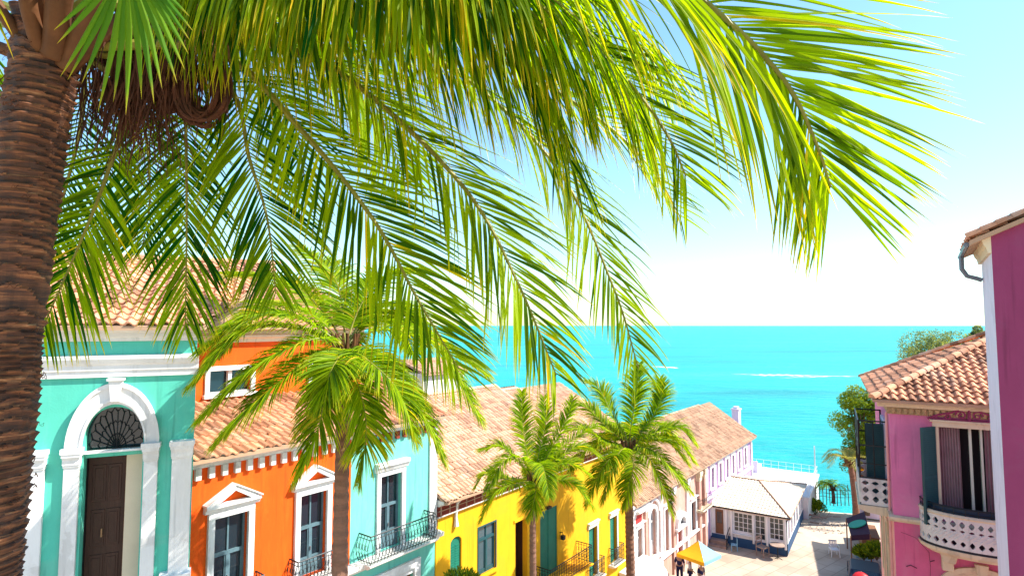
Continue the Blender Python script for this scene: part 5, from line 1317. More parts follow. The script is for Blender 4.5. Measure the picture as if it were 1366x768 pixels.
# beach fence
fp = [gnd(1082, 668), gnd(1098, 666), gnd(1112, 668), gnd(1127, 668), gnd(1143, 668)]
E2 = empty('beach_fence', fp[0], 'rickety wire fence of dark posts along the back of the beach', 'fence')
rng = random.Random(5)
for a, b in zip(fp, fp[1:]):
    for k in range(3):
        q = a.lerp(b, k / 3); h = 1.15 + rng.uniform(-.2, .35); mb = MB(); mb.tube([(q.x, q.y, -.4), (q.x + rng.uniform(-.08, .08), q.y, h)], .035, 5, raw=True); mb.build('post', 'driftwood', E2)
mb = MB()
for h in (.3, .6, .9):
    mb.tube([(q.x, q.y, h) for q in fp], .018, 4, raw=True)
for i in range(0):
    f = i / 60 * (len(fp) - 1); k = int(f); q = fp[k].lerp(fp[k + 1], f - k); mb.tube([(q.x, q.y, .05), (q.x, q.y, 1.0)], .012, 3, raw=True)
mb.build('wires', 'driftwood', E2)
# driftwood and rubble across the end of the street
for i, (x, y, x2, y2, r_) in enumerate(((1078, 688, 1102, 692, .09), (1084, 692, 1120, 689, .07), (1082, 697, 1108, 700, .05))):
    a, b = gnd(x, y), gnd(x2, y2); mb = MB(); pts = [a.lerp(b, k / 6) + Vector((0, .15 * math.sin(k * 1.7 + i), r_ + .03 * math.sin(k))) for k in range(7)]
    mb.tube(pts, [r_ * (1 - .08 * k) for k in range(7)], 7, raw=True)
    mb.tube([pts[3], pts[3] + Vector((.5, .3, .35))], [r_ * .6, r_ * .2], 5, raw=True)
    o = mb.build('driftwood_log', 'driftwood'); tag(o, ('thick bleached driftwood log nearest the fence', 'long thin driftwood log reaching towards the middle of the beach', 'lowest slim driftwood log at the end of the paving')[i], 'log', 'driftwood logs at the street end')
rng = random.Random(11); mb = MB()
for k in range(140):
    q = gnd(rng.uniform(1076, 1128), rng.uniform(684, 712)); r_ = rng.uniform(.04, .14); vs = [q + Vector((rng.uniform(-1, 1), rng.uniform(-1, 1), rng.uniform(0, .8))) * r_ for _ in range(6)]
    mb.add(vs, [(0, 1, 2), (0, 2, 3), (1, 4, 5), (2, 3, 4), (0, 4, 5), (1, 2, 5)], raw=True)
o = mb.build('rubble', 'rubble'); tag(o, 'scattered stones at the end of the street', 'rubble', kind='stuff')
# crates by the stall
for i, (x, y, c_) in enumerate(((1146, 742, 'blue_cloth'), (1158, 748, 'blue_cloth'))):
    q = gnd(x, y); f = Frame((q.x, q.y), R(20 + i * 25)); e = empty('crate', (q.x, q.y, 0), ('blue slatted crate nearer the street under the plants', 'blue slatted crate nearer the pink house wall')[i], 'crate', 'blue crates at the kerb')
    mb = MB(f); mb.box(-.3, .3, -.22, .22, 0.01, .05)
    for k in range(3):
        z = .06 + k * .12; mb.box(-.3, .3, -.24, -.22, z, z + .09); mb.box(-.3, .3, .22, .24, z, z + .09); mb.box(-.32, -.3, -.24, .24, z, z + .09); mb.box(.3, .32, -.24, .24, z, z + .09)
    mb.build('slats', c_, e)
# ------------------------------------------------------------------ palms
def spline(cp, n):
    """Catmull-Rom through control points"""
    P = [cp[0] + (cp[0] - cp[1])] + list(cp) + [cp[-1] + (cp[-1] - cp[-2])]
    out = []; m = len(cp) - 1
    for i in range(n + 1):
        f = i / n * m; k = min(int(f), m - 1); t = f - k
        a, b, c, d = P[k:k + 4]
        out.append(0.5 * ((2 * b) + (c - a) * t + (2 * a - 5 * b + 4 * c - d) * t * t + (3 * b - a - 3 * c + d) * t ** 3))
    return out
def frond_mesh(cp, nleaf, llen, wid, droop=.5, segs=5, start=.15, seed=1, toCam=0.0, ang=(35, 75), stem=.03, fold=.25, jit=.25, bright=(0, .85), prof=None, side_droop=(1, 1), mb=None, two=True, sparse=0.04, hang=(0, 0)):
    rng = random.Random(seed)
    if mb is None: mb = MB(); mb.leaf = []
    n = 40; pts = spline(cp, n)
    def add_leaf(cnt, r, g0, g1=None): pass
    # stem
    b0 = len(mb.v)
    rad = [stem * (1.0 - .9 * (i / n) ** .8) + .002 for i in range(n + 1)]
    mb.tube(pts, rad, 6, mi=1, raw=True); mb.leaf += [(.5, .2, 0, 1)] * (len(mb.v) - b0)
    L = [0]
    for a, b in zip(pts, pts[1:]): L.append(L[-1] + (b - a).length)
    T = L[-1]
    G = Vector((0, 0, -1))
    for i in range(nleaf):
        f = start + (1 - start) * (i + .5) / nleaf
        s = f * T; k = 0
        while k < n - 1 and L[k + 1] < s: k += 1
        q = (s - L[k]) / max(1e-6, L[k + 1] - L[k]); p = pts[k].lerp(pts[k + 1], q)
        t = (pts[min(k + 2, n)] - pts[max(k - 1, 0)]).normalized()
        tc_ = toCam if not hasattr(toCam, '__len__') else toCam[0] + (toCam[1] - toCam[0]) * ((f - start) / (1 - start))
        dp_ = droop if not hasattr(droop, '__len__') else droop[0] + (droop[1] - droop[0]) * ((f - start) / (1 - start))
        cam_dir = (Vector((0, 0, CAMH)) - p).normalized()
        up = Vector((0, 0, 1)) * (1 - tc_) + cam_dir * tc_
        nrm_ = (up - t * up.dot(t))
        if nrm_.length < .05: nrm_ = cam_dir - t * cam_dir.dot(t)
        nrm_.normalize(); sd_ = t.cross(nrm_).normalized()
        ff = (f - start) / (1 - start)
        base = prof(ff) if prof else (.55 + .45 * math.sin(math.pi * min(1, ff * 1.6) / 2)) * (1 - .62 * max(0, (ff - .55) / .45) ** 1.5)
        for s_ in (-1, 1):
            if rng.random() < sparse: continue
            ll = llen * base * rng.uniform(1 - jit * .4, 1 + jit * .25)
            a_ = R(ang[1] + (ang[0] - ang[1]) * ff ** .8 + rng.uniform(-7, 7))
            d = (sd_ * s_ * math.sin(a_) + t * math.cos(a_) + nrm_ * rng.uniform(.0, .35)).normalized()
            hg = max(0, hang[0] + (hang[1] - hang[0]) * ff); d = (d * (1 - hg) + G * hg).normalized()
            dr = dp_ * side_droop[0 if s_ < 0 else 1] * rng.uniform(.75, 1.3)
            wv = (nrm_.cross(d)).normalized() * 1.0 + nrm_ * rng.uniform(-.5, .5)
            c = p.copy(); sl = ll / segs; w0 = wid * rng.uniform(.8, 1.15) * (.5 + .5 * base)
            hue = bright[0] + (bright[1] - bright[0]) * (rng.random() ** 2.4 if rng.random() < .52 else rng.uniform(.5, 1))  # leaf variety, plus lit and shaded leaflets put into colour as two groups
            if rng.random() < .05: hue = min(1, hue + .3)
            rows = []
            tw = rng.uniform(-.25, .25)
            for j in range(segs + 1):
                g = j / segs
                w = w0 * (min(1, .35 + g * 3.2)) * (1 - g ** 2.2) ** .9
                wv = (wv - d * wv.dot(d)); wv = wv.normalized() if wv.length > 1e-4 else sd_
                nn = d.cross(wv)
                wv2 = (wv * math.cos(tw * g * 3) + nn * math.sin(tw * g * 3)); nn2 = d.cross(wv2)
                rows.append((c.copy(), wv2 * w * .5, nn2 * w * fold, g))
                c += d * sl
                d = (d + G * dr * (.35 + 1.1 * g) * (2.2 / segs)).normalized()
            b = len(mb.v)
            for j, (cc, wv_, nv_, g) in enumerate(rows):
                if j == segs: mb.v.append(cc); mb.leaf.append((hue, 1, 0, 1))
                else:
                    mb.v += [cc - wv_ + nv_, cc, cc + wv_ + nv_]; mb.leaf += [(hue, g, 0, 1)] * 3
            for j in range(segs - 1):
                o = b + j * 3
                mb.f += [[o, o + 1, o + 4, o + 3], [o + 1, o + 2, o + 5, o + 4]]; mb.m += [0, 0]; mb.t += [.5, .5]
            o = b + (segs - 1) * 3; e = b + segs * 3
            mb.f += [[o, o + 1, e], [o + 1, o + 2, e]]; mb.m += [0, 0]; mb.t += [.5, .5]
    return mb
def PX(*q): return [at(x, y, Y) for x, y, Y in q]

# ---- big foreground palm
FPb = at(-8, 768, 3.62); base_xy = (FPb.x - .35, FPb.y + .1)
BP = empty('foreground_palm', (base_xy[0], base_xy[1], ground_z(*base_xy)), 'large close palm with ringed brown trunk and long hanging fronds across the sky', 'palm tree')
top = at(62, 30, 3.6)
cps = [Vector((base_xy[0] - .1, base_xy[1], ground_z(*base_xy) - .3)), Vector((base_xy[0], base_xy[1], 9.0)), at(-20, 768, 3.62), at(2, 560, 3.62), at(15, 400, 3.62), at(38, 230, 3.6), at(58, 90, 3.58), at(64, 20, 3.58)]
# trunk with ragged stacked ring ledges
def trunk_rings(cps, name, par, r0, r1, zfine, ring=.055, n=64):
    mb = MB(); pts = []
    sp = spline(cps, 400)
    for p in sp:
        if p.z < zfine:
            if not pts or p.z - pts[-1].z > .15: pts.append(p)
    z = zfine; fine = [p for p in sp if p.z >= zfine - .1]
    def atz(z):
        for a, b in zip(sp, sp[1:]):
            if a.z <= z <= b.z: return a.lerp(b, (z - a.z) / max(1e-6, b.z - a.z))
        return sp[-1]
    zt = sp[-1].z; z = zfine
    while z < zt: pts.append(atz(z)); z += .011
    vs = []; fs = []; tn = []
    z0 = pts[0].z
    for i, p in enumerate(pts):
        for k in range(n):
            th = 2 * math.pi * k / n; d = Vector((math.cos(th), math.sin(th), 0))
            f = (p.z - z0) / (zt - z0); r = r0 + (r1 - r0) * f
            wob = noise.noise(Vector((d.x * .8, d.y * .8, p.z * 1.3))) * .06 + noise.noise(Vector((d.x * 2.2, d.y * 2.2, p.z * 3))) * .014
            ph = ((p.z + wob + .03 * math.sin(th + p.z * .8) + .20 * noise.noise(Vector((0, 3, p.z * 1.9)))) / ring); fr_ = ph - math.floor(ph); ir = math.floor(ph)
            rag = noise.noise(Vector((d.x * 3, d.y * 3, ir * 2.1))) * .010
            led = (fr_ ** 1.6) * .020 * (1 + .9 * noise.noise(Vector((ir * .9, d.x * 2, d.y * 2)))) 
            fi = noise.noise(Vector((d.x * 3, d.y * 3, p.z * 60))) * .003
            rr = r + led + rag * fr_ + fi + .012 * noise.noise(Vector((d.x * 2, d.y * 2, p.z * 2)))
            vs.append(p + d * rr)
            tn.append(max(0, min(1, .15 + fr_ * .75 + .25 * noise.noise(Vector((ir * 1.7, d.x * 4, d.y * 4))))))  # tone climbs to each ledge lip, painting crease shade and ridge highlight
    m = len(pts); tf = []
    for i in range(m - 1):
        for k in range(n):
            k2 = (k + 1) % n; fs.append((i * n + k, i * n + k2, (i + 1) * n + k2, (i + 1) * n + k)); tf.append(tn[i * n + k])
    mb.add(vs, fs, 0, tf, raw=True)
    return mb.build(name, 'ring_bark', par, smooth=False)
trunk_rings(cps, 'trunk', BP, .17, .168, 12.6)
# loose fibre strips curling off the rings
rng = random.Random(2); mb = MB(); sp = spline(cps, 200); sp = [p for p in sp if p.z > 13]
for k in range(120):
    p = sp[rng.randrange(len(sp))]; th = rng.uniform(-2.6, .6); r = .186 + .02 * rng.random(); z = p.z
    pts = []; w = rng.uniform(.1, .5)
    for j in range(6):
        t = th + w * j / 5; pts.append(Vector((p.x + (r + .012 * math.sin(j)) * math.cos(t), p.y + (r + .012 * math.sin(j)) * math.sin(t), z + .012 * math.sin(j * 2 + k))))
    mb.tube(pts, rng.uniform(.001, .003), 3, raw=True, cap=False)
o = mb.build('bark_fibres', 'fibre', BP); o['kind'] = 'stuff'
# leaf bases fanning from the trunk top
crown = at(66, -10, 3.6)
rng = random.Random(9)
def stalk(pts, rad, mat, name):
    m_ = MB(); P = spline(pts, 14); n = len(P); b = len(m_.v)
    m_.tube(P, [rad[0] + (rad[1] - rad[0]) * i / (n - 1) for i in range(n)], 8, raw=True); return m_.build(name, mat, BP, smooth=True)
for (x, y, Y, x2, y2, Y2, r0, r1) in ((40, 70, 3.5, -30, -40, 3.3, .045, .03), (52, 62, 3.45, 35, -40, 3.2, .05, .045), (75, 60, 3.45, 95, -50, 3.2, .075, .06), (95, 75, 3.5, 150, -30, 3.3, .06, .045), (30, 75, 3.7, -70, 40, 3.7, .05, .03), (60, 50, 3.5, 62, -60, 3.3, .06, .05), (100, 80, 3.6, 190, 10, 3.7, .06, .05)):
    a, b = at(x, y, Y), at(x2, y2, Y2); stalk([a - (b - a) * .15, a, a.lerp(b, .5) + Vector((0, -.03, 0)), b], (r0, r1), 'old_stem', 'leaf_base')
# fronds: control points (pixel, depth) -> real curves in space
FR = [
 dict(c=[(90, 20, 3.6), (200, -50, 3.5), (420, -95, 3.3), (640, -95, 3.1), (840, -60, 2.95), (960, 20, 2.9), (1046, 108, 2.95), (1088, 190, 3.0), (1108, 250, 3.05)], hg=(.75, -.3), n=175, l=1.46, w=.034, dr=(.6, .22), tc=(.1, .65), sdp=(.4, 1.0), st=.040, s0=.16, br=(.15, .88), ang=(26, 92)),
 dict(c=[(80, 15, 3.7), (190, -30, 3.8), (380, -60, 3.8), (600, -60, 3.7), (773, 50, 3.6), (845, 118, 3.6), (890, 180, 3.6), (915, 235, 3.65)], hg=(.65, 0), n=110, l=1.25, w=.030, dr=(.5, .35), tc=(.2, .5), sdp=(.7, 1.0), st=.036, s0=.2, br=(.1, .85), ang=(30, 88)),
 dict(c=[(100, 40, 3.7), (300, 48, 3.9), (420, 80, 4.0), (520, 150, 4.05), (628, 262, 4.1), (692, 380, 4.15), (742, 500, 4.2)], hg=(.3, 0), n=100, l=.95, w=.028, dr=.38, tc=.4, sdp=(.7, 1.0), st=.040, s0=.25, br=(.1, .88), ang=(30, 66)),
 dict(c=[(120, 60, 3.7), (290, 70, 3.8), (400, 172, 3.9), (498, 293, 4.0), (556, 397, 4.1), (612, 492, 4.2)], hg=(.2, 0), n=90, l=.92, w=.028, dr=.38, tc=.5, sdp=(.6, 1.0), st=.036, s0=.3, br=(.05, .8), ang=(30, 68)),
 dict(c=[(120, 70, 3.8), (295, 105, 4.0), (334, 217, 4.15), (357, 295, 4.2), (368, 392, 4.3)], n=66, l=.80, w=.025, dr=.45, tc=.6, sdp=(.8, .8), st=.026, s0=.25, br=(0, .6), ang=(30, 62)),
 dict(c=[(120, 60, 3.8), (238, 70, 4.0), (247, 150, 4.1), (249, 293, 4.25), (247, 440, 4.35)], n=66, l=.70, w=.025, dr=.35, tc=.7, sdp=(.9, .9), st=.024, s0=.3, br=(.0, .65), ang=(24, 55)),
 dict(c=[(110, 70, 3.8), (170, 130, 4.0), (140, 240, 4.1), (100, 340, 4.2), (50, 452, 4.25)], n=66, l=.74, w=.025, dr=.35, tc=.7, sdp=(.9, .9), st=.024, s0=.3, br=(.0, .8), ang=(26, 60)),
 dict(c=[(110, 10, 3.9), (420, 10, 4.5), (600, 90, 4.6), (740, 220, 4.7), (817, 380, 4.7), (852, 492, 4.7)], hg=(.4, 0), n=84, l=.9, w=.028, dr=.4, tc=.35, sdp=(.7, 1), st=.032, s0=.25, br=(.15, .88), ang=(30, 66)),
 dict(c=[(130, 10, 3.9), (460, -20, 4.8), (650, 70, 4.9), (800, 160, 4.9), (872, 230, 5.0), (908, 290, 5.0)], hg=(.3, 0), n=74, l=.95, w=.028, dr=.35, tc=.4, sdp=(.6, .9), st=.032, s0=.25, br=(.2, .9), ang=(30, 68)),
 dict(c=[(100, 0, 3.7), (300, -75, 3.5), (520, -75, 3.3), (700, -20, 3.1), (800, 60, 3.05), (855, 165, 3.1)], hg=(.75, .3), n=115, l=1.25, w=.030, dr=(.5, .5), tc=.1, sdp=(1, 1), st=.036, s0=.2, br=(.05, .8), ang=(34, 98)),
 dict(c=[(100, 0, 3.8), (280, -45, 3.8), (460, -50, 3.7), (620, 0, 3.6), (720, 110, 3.6), (765, 230, 3.6)], hg=(.75, .3), n=100, l=1.3, w=.030, dr=(.5, .5), tc=.15, sdp=(1, 1), st=.034, s0=.22, br=(.0, .75), ang=(34, 98)),
 dict(c=[(100, 10, 3.7), (260, -40, 3.45), (420, -62, 3.3), (580, -50, 3.15), (700, 10, 3.05), (770, 100, 3.0)], hg=(.8, .4), n=110, l=1.25, w=.032, dr=(.5, .5), tc=0, sdp=(1, 1), st=.034, s0=.2, br=(.0, .55), ang=(50, 110)),
 dict(c=[(100, 0, 3.8), (300, -60, 3.9), (480, -80, 3.9), (640, -60, 3.8), (790, 0, 3.7), (880, 90, 3.65)], hg=(.8, .3), n=125, l=1.4, w=.032, dr=(.5, .4), tc=0, sdp=(1, 1), st=.034, s0=.25, br=(.1, .85), ang=(45, 110)),
 # fronds behind the trunk and crown, their shade put into darker leaf colour
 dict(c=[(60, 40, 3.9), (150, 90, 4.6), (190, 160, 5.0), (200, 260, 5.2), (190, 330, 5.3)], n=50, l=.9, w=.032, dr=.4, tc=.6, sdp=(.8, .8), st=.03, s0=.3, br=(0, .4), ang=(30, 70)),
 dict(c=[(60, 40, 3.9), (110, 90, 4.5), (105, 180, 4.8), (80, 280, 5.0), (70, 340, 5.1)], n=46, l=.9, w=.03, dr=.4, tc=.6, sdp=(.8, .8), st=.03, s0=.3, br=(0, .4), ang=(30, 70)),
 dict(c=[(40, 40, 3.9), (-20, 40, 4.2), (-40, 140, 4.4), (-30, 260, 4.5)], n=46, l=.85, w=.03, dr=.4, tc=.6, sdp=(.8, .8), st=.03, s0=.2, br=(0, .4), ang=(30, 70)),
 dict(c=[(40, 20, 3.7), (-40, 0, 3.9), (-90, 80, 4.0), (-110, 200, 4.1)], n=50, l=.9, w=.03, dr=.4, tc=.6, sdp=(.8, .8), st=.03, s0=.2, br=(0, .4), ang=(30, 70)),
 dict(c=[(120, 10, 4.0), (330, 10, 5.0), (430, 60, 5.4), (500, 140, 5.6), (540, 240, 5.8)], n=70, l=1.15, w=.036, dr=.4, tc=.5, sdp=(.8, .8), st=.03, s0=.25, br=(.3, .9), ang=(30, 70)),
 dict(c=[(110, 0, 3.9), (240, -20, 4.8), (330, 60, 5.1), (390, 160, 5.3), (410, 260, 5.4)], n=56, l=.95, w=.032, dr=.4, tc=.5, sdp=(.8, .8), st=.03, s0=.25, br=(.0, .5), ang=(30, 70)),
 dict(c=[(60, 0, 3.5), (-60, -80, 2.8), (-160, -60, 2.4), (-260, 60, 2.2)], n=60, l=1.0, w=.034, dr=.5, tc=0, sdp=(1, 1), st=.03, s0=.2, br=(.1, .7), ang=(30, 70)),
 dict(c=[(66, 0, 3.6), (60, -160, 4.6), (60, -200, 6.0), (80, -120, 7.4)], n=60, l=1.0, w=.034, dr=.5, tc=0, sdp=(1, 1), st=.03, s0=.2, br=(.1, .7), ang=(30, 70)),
]
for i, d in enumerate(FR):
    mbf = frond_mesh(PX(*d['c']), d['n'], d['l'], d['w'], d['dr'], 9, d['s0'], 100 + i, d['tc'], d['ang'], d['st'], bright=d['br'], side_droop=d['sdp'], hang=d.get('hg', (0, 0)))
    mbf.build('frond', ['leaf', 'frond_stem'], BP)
# fan leaf hanging in front of the crown
mb = MB(); mb.leaf = []
fc = at(168, -52, 2.7); rng = random.Random(4)
for k in range(17):
    a_ = R(-42 + 94 * k / 16 + rng.uniform(-2, 2)) ; L_ = 2.7 * (112 + 98 * math.cos(a_ * 1.6)) / 760 * rng.uniform(.92, 1.06)
    d = Vector((math.sin(a_), .12 * math.cos(a_ * 2), -math.cos(a_))).normalized(); c = fc.copy(); hue = rng.uniform(.2, .9); b = len(mb.v); segs = 7
    wv = Vector((math.cos(a_), .25, math.sin(a_))).normalized()
    for j in range(segs):
        g = j / segs; w = .036 * min(1, .2 + 1.6 * g) * (1 - max(0, g - .45) / .56) ** .8
        mb.v += [c - wv * w * .5 + Vector((0, .35 * w, 0)), c.copy(), c + wv * w * .5 + Vector((0, .35 * w, 0))]; mb.leaf += [(hue, g, 0, 1)] * 3
        c += d * L_ / segs; d = (d + Vector((0, -.015, -.05 * g))).normalized()
    mb.v.append(c); mb.leaf.append((hue, 1, 0, 1))
    for j in range(segs - 1):
        o = b + j * 3; mb.f += [[o, o + 1, o + 4, o + 3], [o + 1, o + 2, o + 5, o + 4]]; mb.m += [0, 0]; mb.t += [.5, .5]
    o = b + (segs - 1) * 3; mb.f += [[o, o + 1, o + 3], [o + 1, o + 2, o + 3]]; mb.m += [0, 0]; mb.t += [.5, .5]
b0 = len(mb.v); mb.tube([fc, at(160, -90, 3.0), at(110, -70, 3.4), at(75, 0, 3.6)], .014, 6, mi=1, raw=True); mb.leaf += [(.5, .2, 0, 1)] * (len(mb.v) - b0)
mb.build('fan_leaf', ['leaf_fan', 'frond_stem'], BP)
# dry flower stalks and fibre bunches
rng = random.Random(21)
mb = MB()
for k in range(760):
    x0 = rng.gauss(205, 45); x0 = max(110, min(300, x0)); y0 = rng.uniform(10, 110); Y = rng.uniform(3.75, 4.15)
    p = at(x0, y0, Y); L_ = rng.uniform(.25, .75) * (1.15 if x0 < 220 else .7); pts = [p]; d = Vector((rng.uniform(-.35, .35), rng.uniform(-.3, .3), -1)).normalized()
    for j in range(7):
        d = (d + Vector((rng.uniform(-.22, .22), rng.uniform(-.22, .22), -.12))).normalized(); pts.append(pts[-1] + d * L_ / 7)
    mb.tube(pts, [rng.uniform(.004, .011) * (1 - j / 9) for j in range(8)], 3, raw=True, cap=False)
o = mb.build('dry_fibres', 'fibre', BP); o['kind'] = 'stuff'
mb = MB()
for k in range(240):
    p = at(rng.uniform(255, 305), rng.uniform(-30, 30), rng.uniform(3.6, 3.9)); pts = [p]; d = Vector((rng.uniform(-.4, .4), rng.uniform(-.3, .3), -1)).normalized()
    for j in range(6): d = (d + Vector((rng.uniform(-.4, .4), rng.uniform(-.3, .3), -.05))).normalized(); pts.append(pts[-1] + d * rng.uniform(.03, .07))
    mb.tube(pts, rng.uniform(.002, .005), 3, raw=True, cap=False)
o = mb.build('pale_fibre_bunch', 'pale_fibre', BP); o['kind'] = 'stuff'
mb = MB()
for k in range(26):   # looping dry stalks
    cx, cy = 268 + rng.uniform(-8, 8), 118 + rng.uniform(-8, 8); rx, ry = rng.uniform(20, 36), rng.uniform(34, 50); Y = 3.85 + rng.uniform(-.08, .08); a0 = rng.uniform(-2.2, -1.6); a1 = rng.uniform(1.4, 3.0)
    pts = [at(cx + rx * math.sin(a0 + (a1 - a0) * j / 12) * -1 * -1, cy + ry * -math.cos(a0 + (a1 - a0) * j / 12) * -1 * (1 if True else 0), Y + .02 * math.sin(j)) for j in range(13)]
    mb.tube(pts, .012, 5, raw=True)
mb.build('dry_flower_stalk', 'fibre', BP)
for (x, y, Y, r_) in ((150, 128, 3.95, .06), (182, 150, 3.95, .06), (225, 130, 4.0, .08), (205, 80, 4.0, .12), (170, 80, 4.0, .12), (240, 75, 3.95, .11)):
    c = at(x, y, Y); bm = bmesh.new(); bmesh.ops.create_icosphere(bm, subdivisions=3, radius=r_)
    for v in bm.verts:
        v.co *= 1 + .25 * noise.noise(v.co * 9); v.co.z *= 1.5
        v.co += c - Vector(BP.location)
    me = bpy.data.meshes.new('husk'); bm.to_mesh(me); bm.free(); me.materials.append(M['fibre']); o = bpy.data.objects.new('husk', me); COL.objects.link(o); o.parent = BP

# ---- street palms
def palm_tree(name, label, crown_px, base_dx, tr, fronds, llen, leafw, nleaf, seed, mat='leaf_far', extra=8, flen=2.6, group='palms along the street', cat='palm tree', zfloor=None, droop=.55, segs=5, bright=(.2, .9)):
    x, y, Y = crown_px; c = at(x, y, Y); bx, by = c.x + base_dx, c.y
    gz_ = ground_z(bx, by) if zfloor is None else zfloor
    e = empty(name, (bx, by, gz_), label, cat, group)
    H_ = c.z - gz_
    pts = spline([Vector((bx - base_dx * .05, by, gz_ - .1)), Vector((bx - base_dx * .12 + .03, by, gz_ + H_ * .35)), Vector((bx - base_dx * .45, by, gz_ + H_ * .7)), c + Vector((0, 0, -.05))], 90)
    mb = MB(); rng = random.Random(seed)
    rr = [tr * (1.25 - .35 * i / 90 + (.4 * (1 - i / 6) if i < 6 else 0)) * (1 + (.07 if i % 2 else -.03)) * rng.uniform(.97, 1.03) for i in range(91)]
    mb.tube(pts, rr, 14, raw=True); mb.build('trunk', 'trunk_bark', e, smooth=False)
    mb = MB()
    for k in range(14):
        t = k * 2.4; mb.tube([c + Vector((math.cos(t) * tr * .3, math.sin(t) * tr * .3, -.35)), c + Vector((math.cos(t) * tr * 1.5, math.sin(t) * tr * 1.5, -.05)), c + Vector((math.cos(t) * tr * 1.9, math.sin(t) * tr * 1.9, .25))], [tr * .4, tr * .35, tr * .15], 5, raw=True)
    mb.build('crown_shaft', 'old_stem', e)
    mb = MB()
    for k in range(7):
        t = k * .9; q = c + Vector((math.cos(t) * tr * 1.8, math.sin(t) * tr * 1.8, -.18 - .06 * (k % 2))); bmr = tr * .6
        vs = [q + Vector((math.cos(a) * math.sin(b), math.sin(a) * math.sin(b), math.cos(b) * 1.2)) * bmr for b in [math.pi * i / 5 for i in range(6)] for a in [2 * math.pi * j / 7 for j in range(7)]]
        mb.add(vs, [(i * 7 + j, i * 7 + (j + 1) % 7, (i + 1) * 7 + (j + 1) % 7, (i + 1) * 7 + j) for i in range(5) for j in range(7)], raw=True)
    mb.build('coconuts', 'coconut', e)
    k = 0
    for f in fronds:
        cp = [c] + [at(*q) for q in f]
        m_ = frond_mesh(cp, nleaf, llen, leafw, droop, segs, .14, seed * 50 + k, .15, (30, 72), tr * .16, bright=bright); m_.build('frond', [mat, 'frond_stem'], e); k += 1
    for q in range(extra):
        az = rng.uniform(0, 2 * math.pi) if q % 3 else rng.uniform(.3, 2.8); el = rng.uniform(.1, 1.2); d = Vector((math.cos(az), math.sin(az), 0)); L_ = flen * rng.uniform(.8, 1.1)
        cp = [c, c + d * L_ * .3 * math.cos(el * .8) + Vector((0, 0, L_ * .32 * math.sin(el))), c + d * L_ * .62 * math.cos(el * .5) + Vector((0, 0, L_ * (.42 * math.sin(el) - .05))), c + d * L_ * .9 * math.cos(el * .4) + Vector((0, 0, L_ * (.4 * math.sin(el) - .35)))]
        m_ = frond_mesh(cp, nleaf, llen, leafw, droop, segs, .14, seed * 50 + k, 0, (30, 72), tr * .16, bright=bright); m_.build('frond', [mat, 'frond_stem'], e); k += 1
    return e
palm_tree('palm_tree', 'tallest street palm with a slim brown trunk in front of the orange house', (461, 462, 11.0), -.05, .135,
  [[(400, 425, 10.6), (335, 425, 10.3), (270, 468, 10.2)], [(420, 452, 10.3), (350, 485, 9.9), (268, 560, 9.8)], [(410, 480, 10.2), (350, 530, 9.8), (292, 590, 9.8)],
   [(440, 500, 10.3), (425, 570, 10.1), (400, 636, 10.2)], [(470, 490, 10.2), (488, 560, 10.0), (482, 640, 10.1)], [(500, 470, 10.6), (555, 540, 10.6), (590, 612, 10.8)],
   [(510, 440, 11.0), (580, 460, 11.2), (640, 560, 11.4)], [(500, 430, 11.6), (560, 440, 12), (648, 500, 12.5)], [(430, 415, 11.6), (380, 375, 12), (300, 365, 12.6)], [(455, 400, 11.8), (440, 360, 12.4), (400, 330, 13)],
   [(480, 410, 11.5), (510, 370, 12), (560, 360, 12.6)], [(450, 480, 10.0), (440, 500, 9.7), (432, 540, 9.8)], [(490, 480, 10.1), (530, 520, 9.9), (552, 585, 10.0)]],
  .82, .040, 175, 11, extra=5, flen=2.9)
palm_tree('palm_tree', 'small mid-street palm with upright fronds in front of the yellow house door', (711, 640, 18.0), -.02, .10,
  [[(702, 600, 18), (697, 560, 18.1), (696, 522, 18.3)], [(735, 600, 18.2), (755, 560, 18.3), (765, 530, 18.6)], [(690, 615, 17.8), (668, 595, 17.7), (640, 600, 17.8)], [(690, 645, 17.4), (662, 655, 17.2), (641, 694, 17.3)],
   [(735, 640, 17.5), (765, 645, 17.3), (790, 676, 17.4)], [(740, 615, 18.0), (772, 596, 18), (800, 608, 18.1)], [(720, 600, 18.4), (728, 565, 18.6), (725, 530, 19)], [(745, 600, 18.8), (790, 570, 19.2), (812, 575, 19.6)],
   [(715, 650, 17.2), (712, 670, 17.0), (708, 690, 17.1)], [(735, 625, 17.4), (760, 618, 17.1), (785, 632, 17.2)], [(680, 640, 18.5), (650, 630, 18.8), (634, 650, 19)]],
  .62, .038, 115, 12, extra=5, flen=2.1)
palm_tree('palm_tree', 'full crowned palm before the right end of the yellow house', (838, 594, 24.0), .0, .16,
  [[(815, 550, 24), (800, 520, 24.2), (782, 508, 24.4)], [(845, 550, 24), (850, 515, 24.2), (852, 486, 24.4)], [(868, 560, 24), (882, 530, 24.2), (880, 505, 24.5)], [(880, 575, 23.6), (905, 570, 23.4), (926, 590, 23.4)],
   [(870, 600, 23.2), (895, 625, 23), (920, 655, 23)], [(865, 610, 23), (885, 650, 22.8), (897, 685, 22.8)], [(845, 620, 22.8), (838, 650, 22.6), (832, 676, 22.7)], [(815, 610, 23), (795, 640, 22.8), (783, 672, 22.9)],
   [(808, 590, 23.6), (780, 572, 23.4), (757, 573, 23.4)], [(810, 570, 24.4), (785, 545, 24.8), (768, 540, 25)], [(870, 585, 24.6), (900, 585, 25), (925, 615, 25.3)], [(825, 605, 23), (812, 635, 22.8), (806, 668, 23)]],
  .95, .054, 120, 13, extra=6, flen=3.0)
palm_tree('palm_tree', 'tiny young palm by the beach fence', (1111, 650, 50.0), .0, .12, [], .5, .05, 20, 14, extra=16, flen=1.6, group='palms at the beach', zfloor=-.1, segs=3)
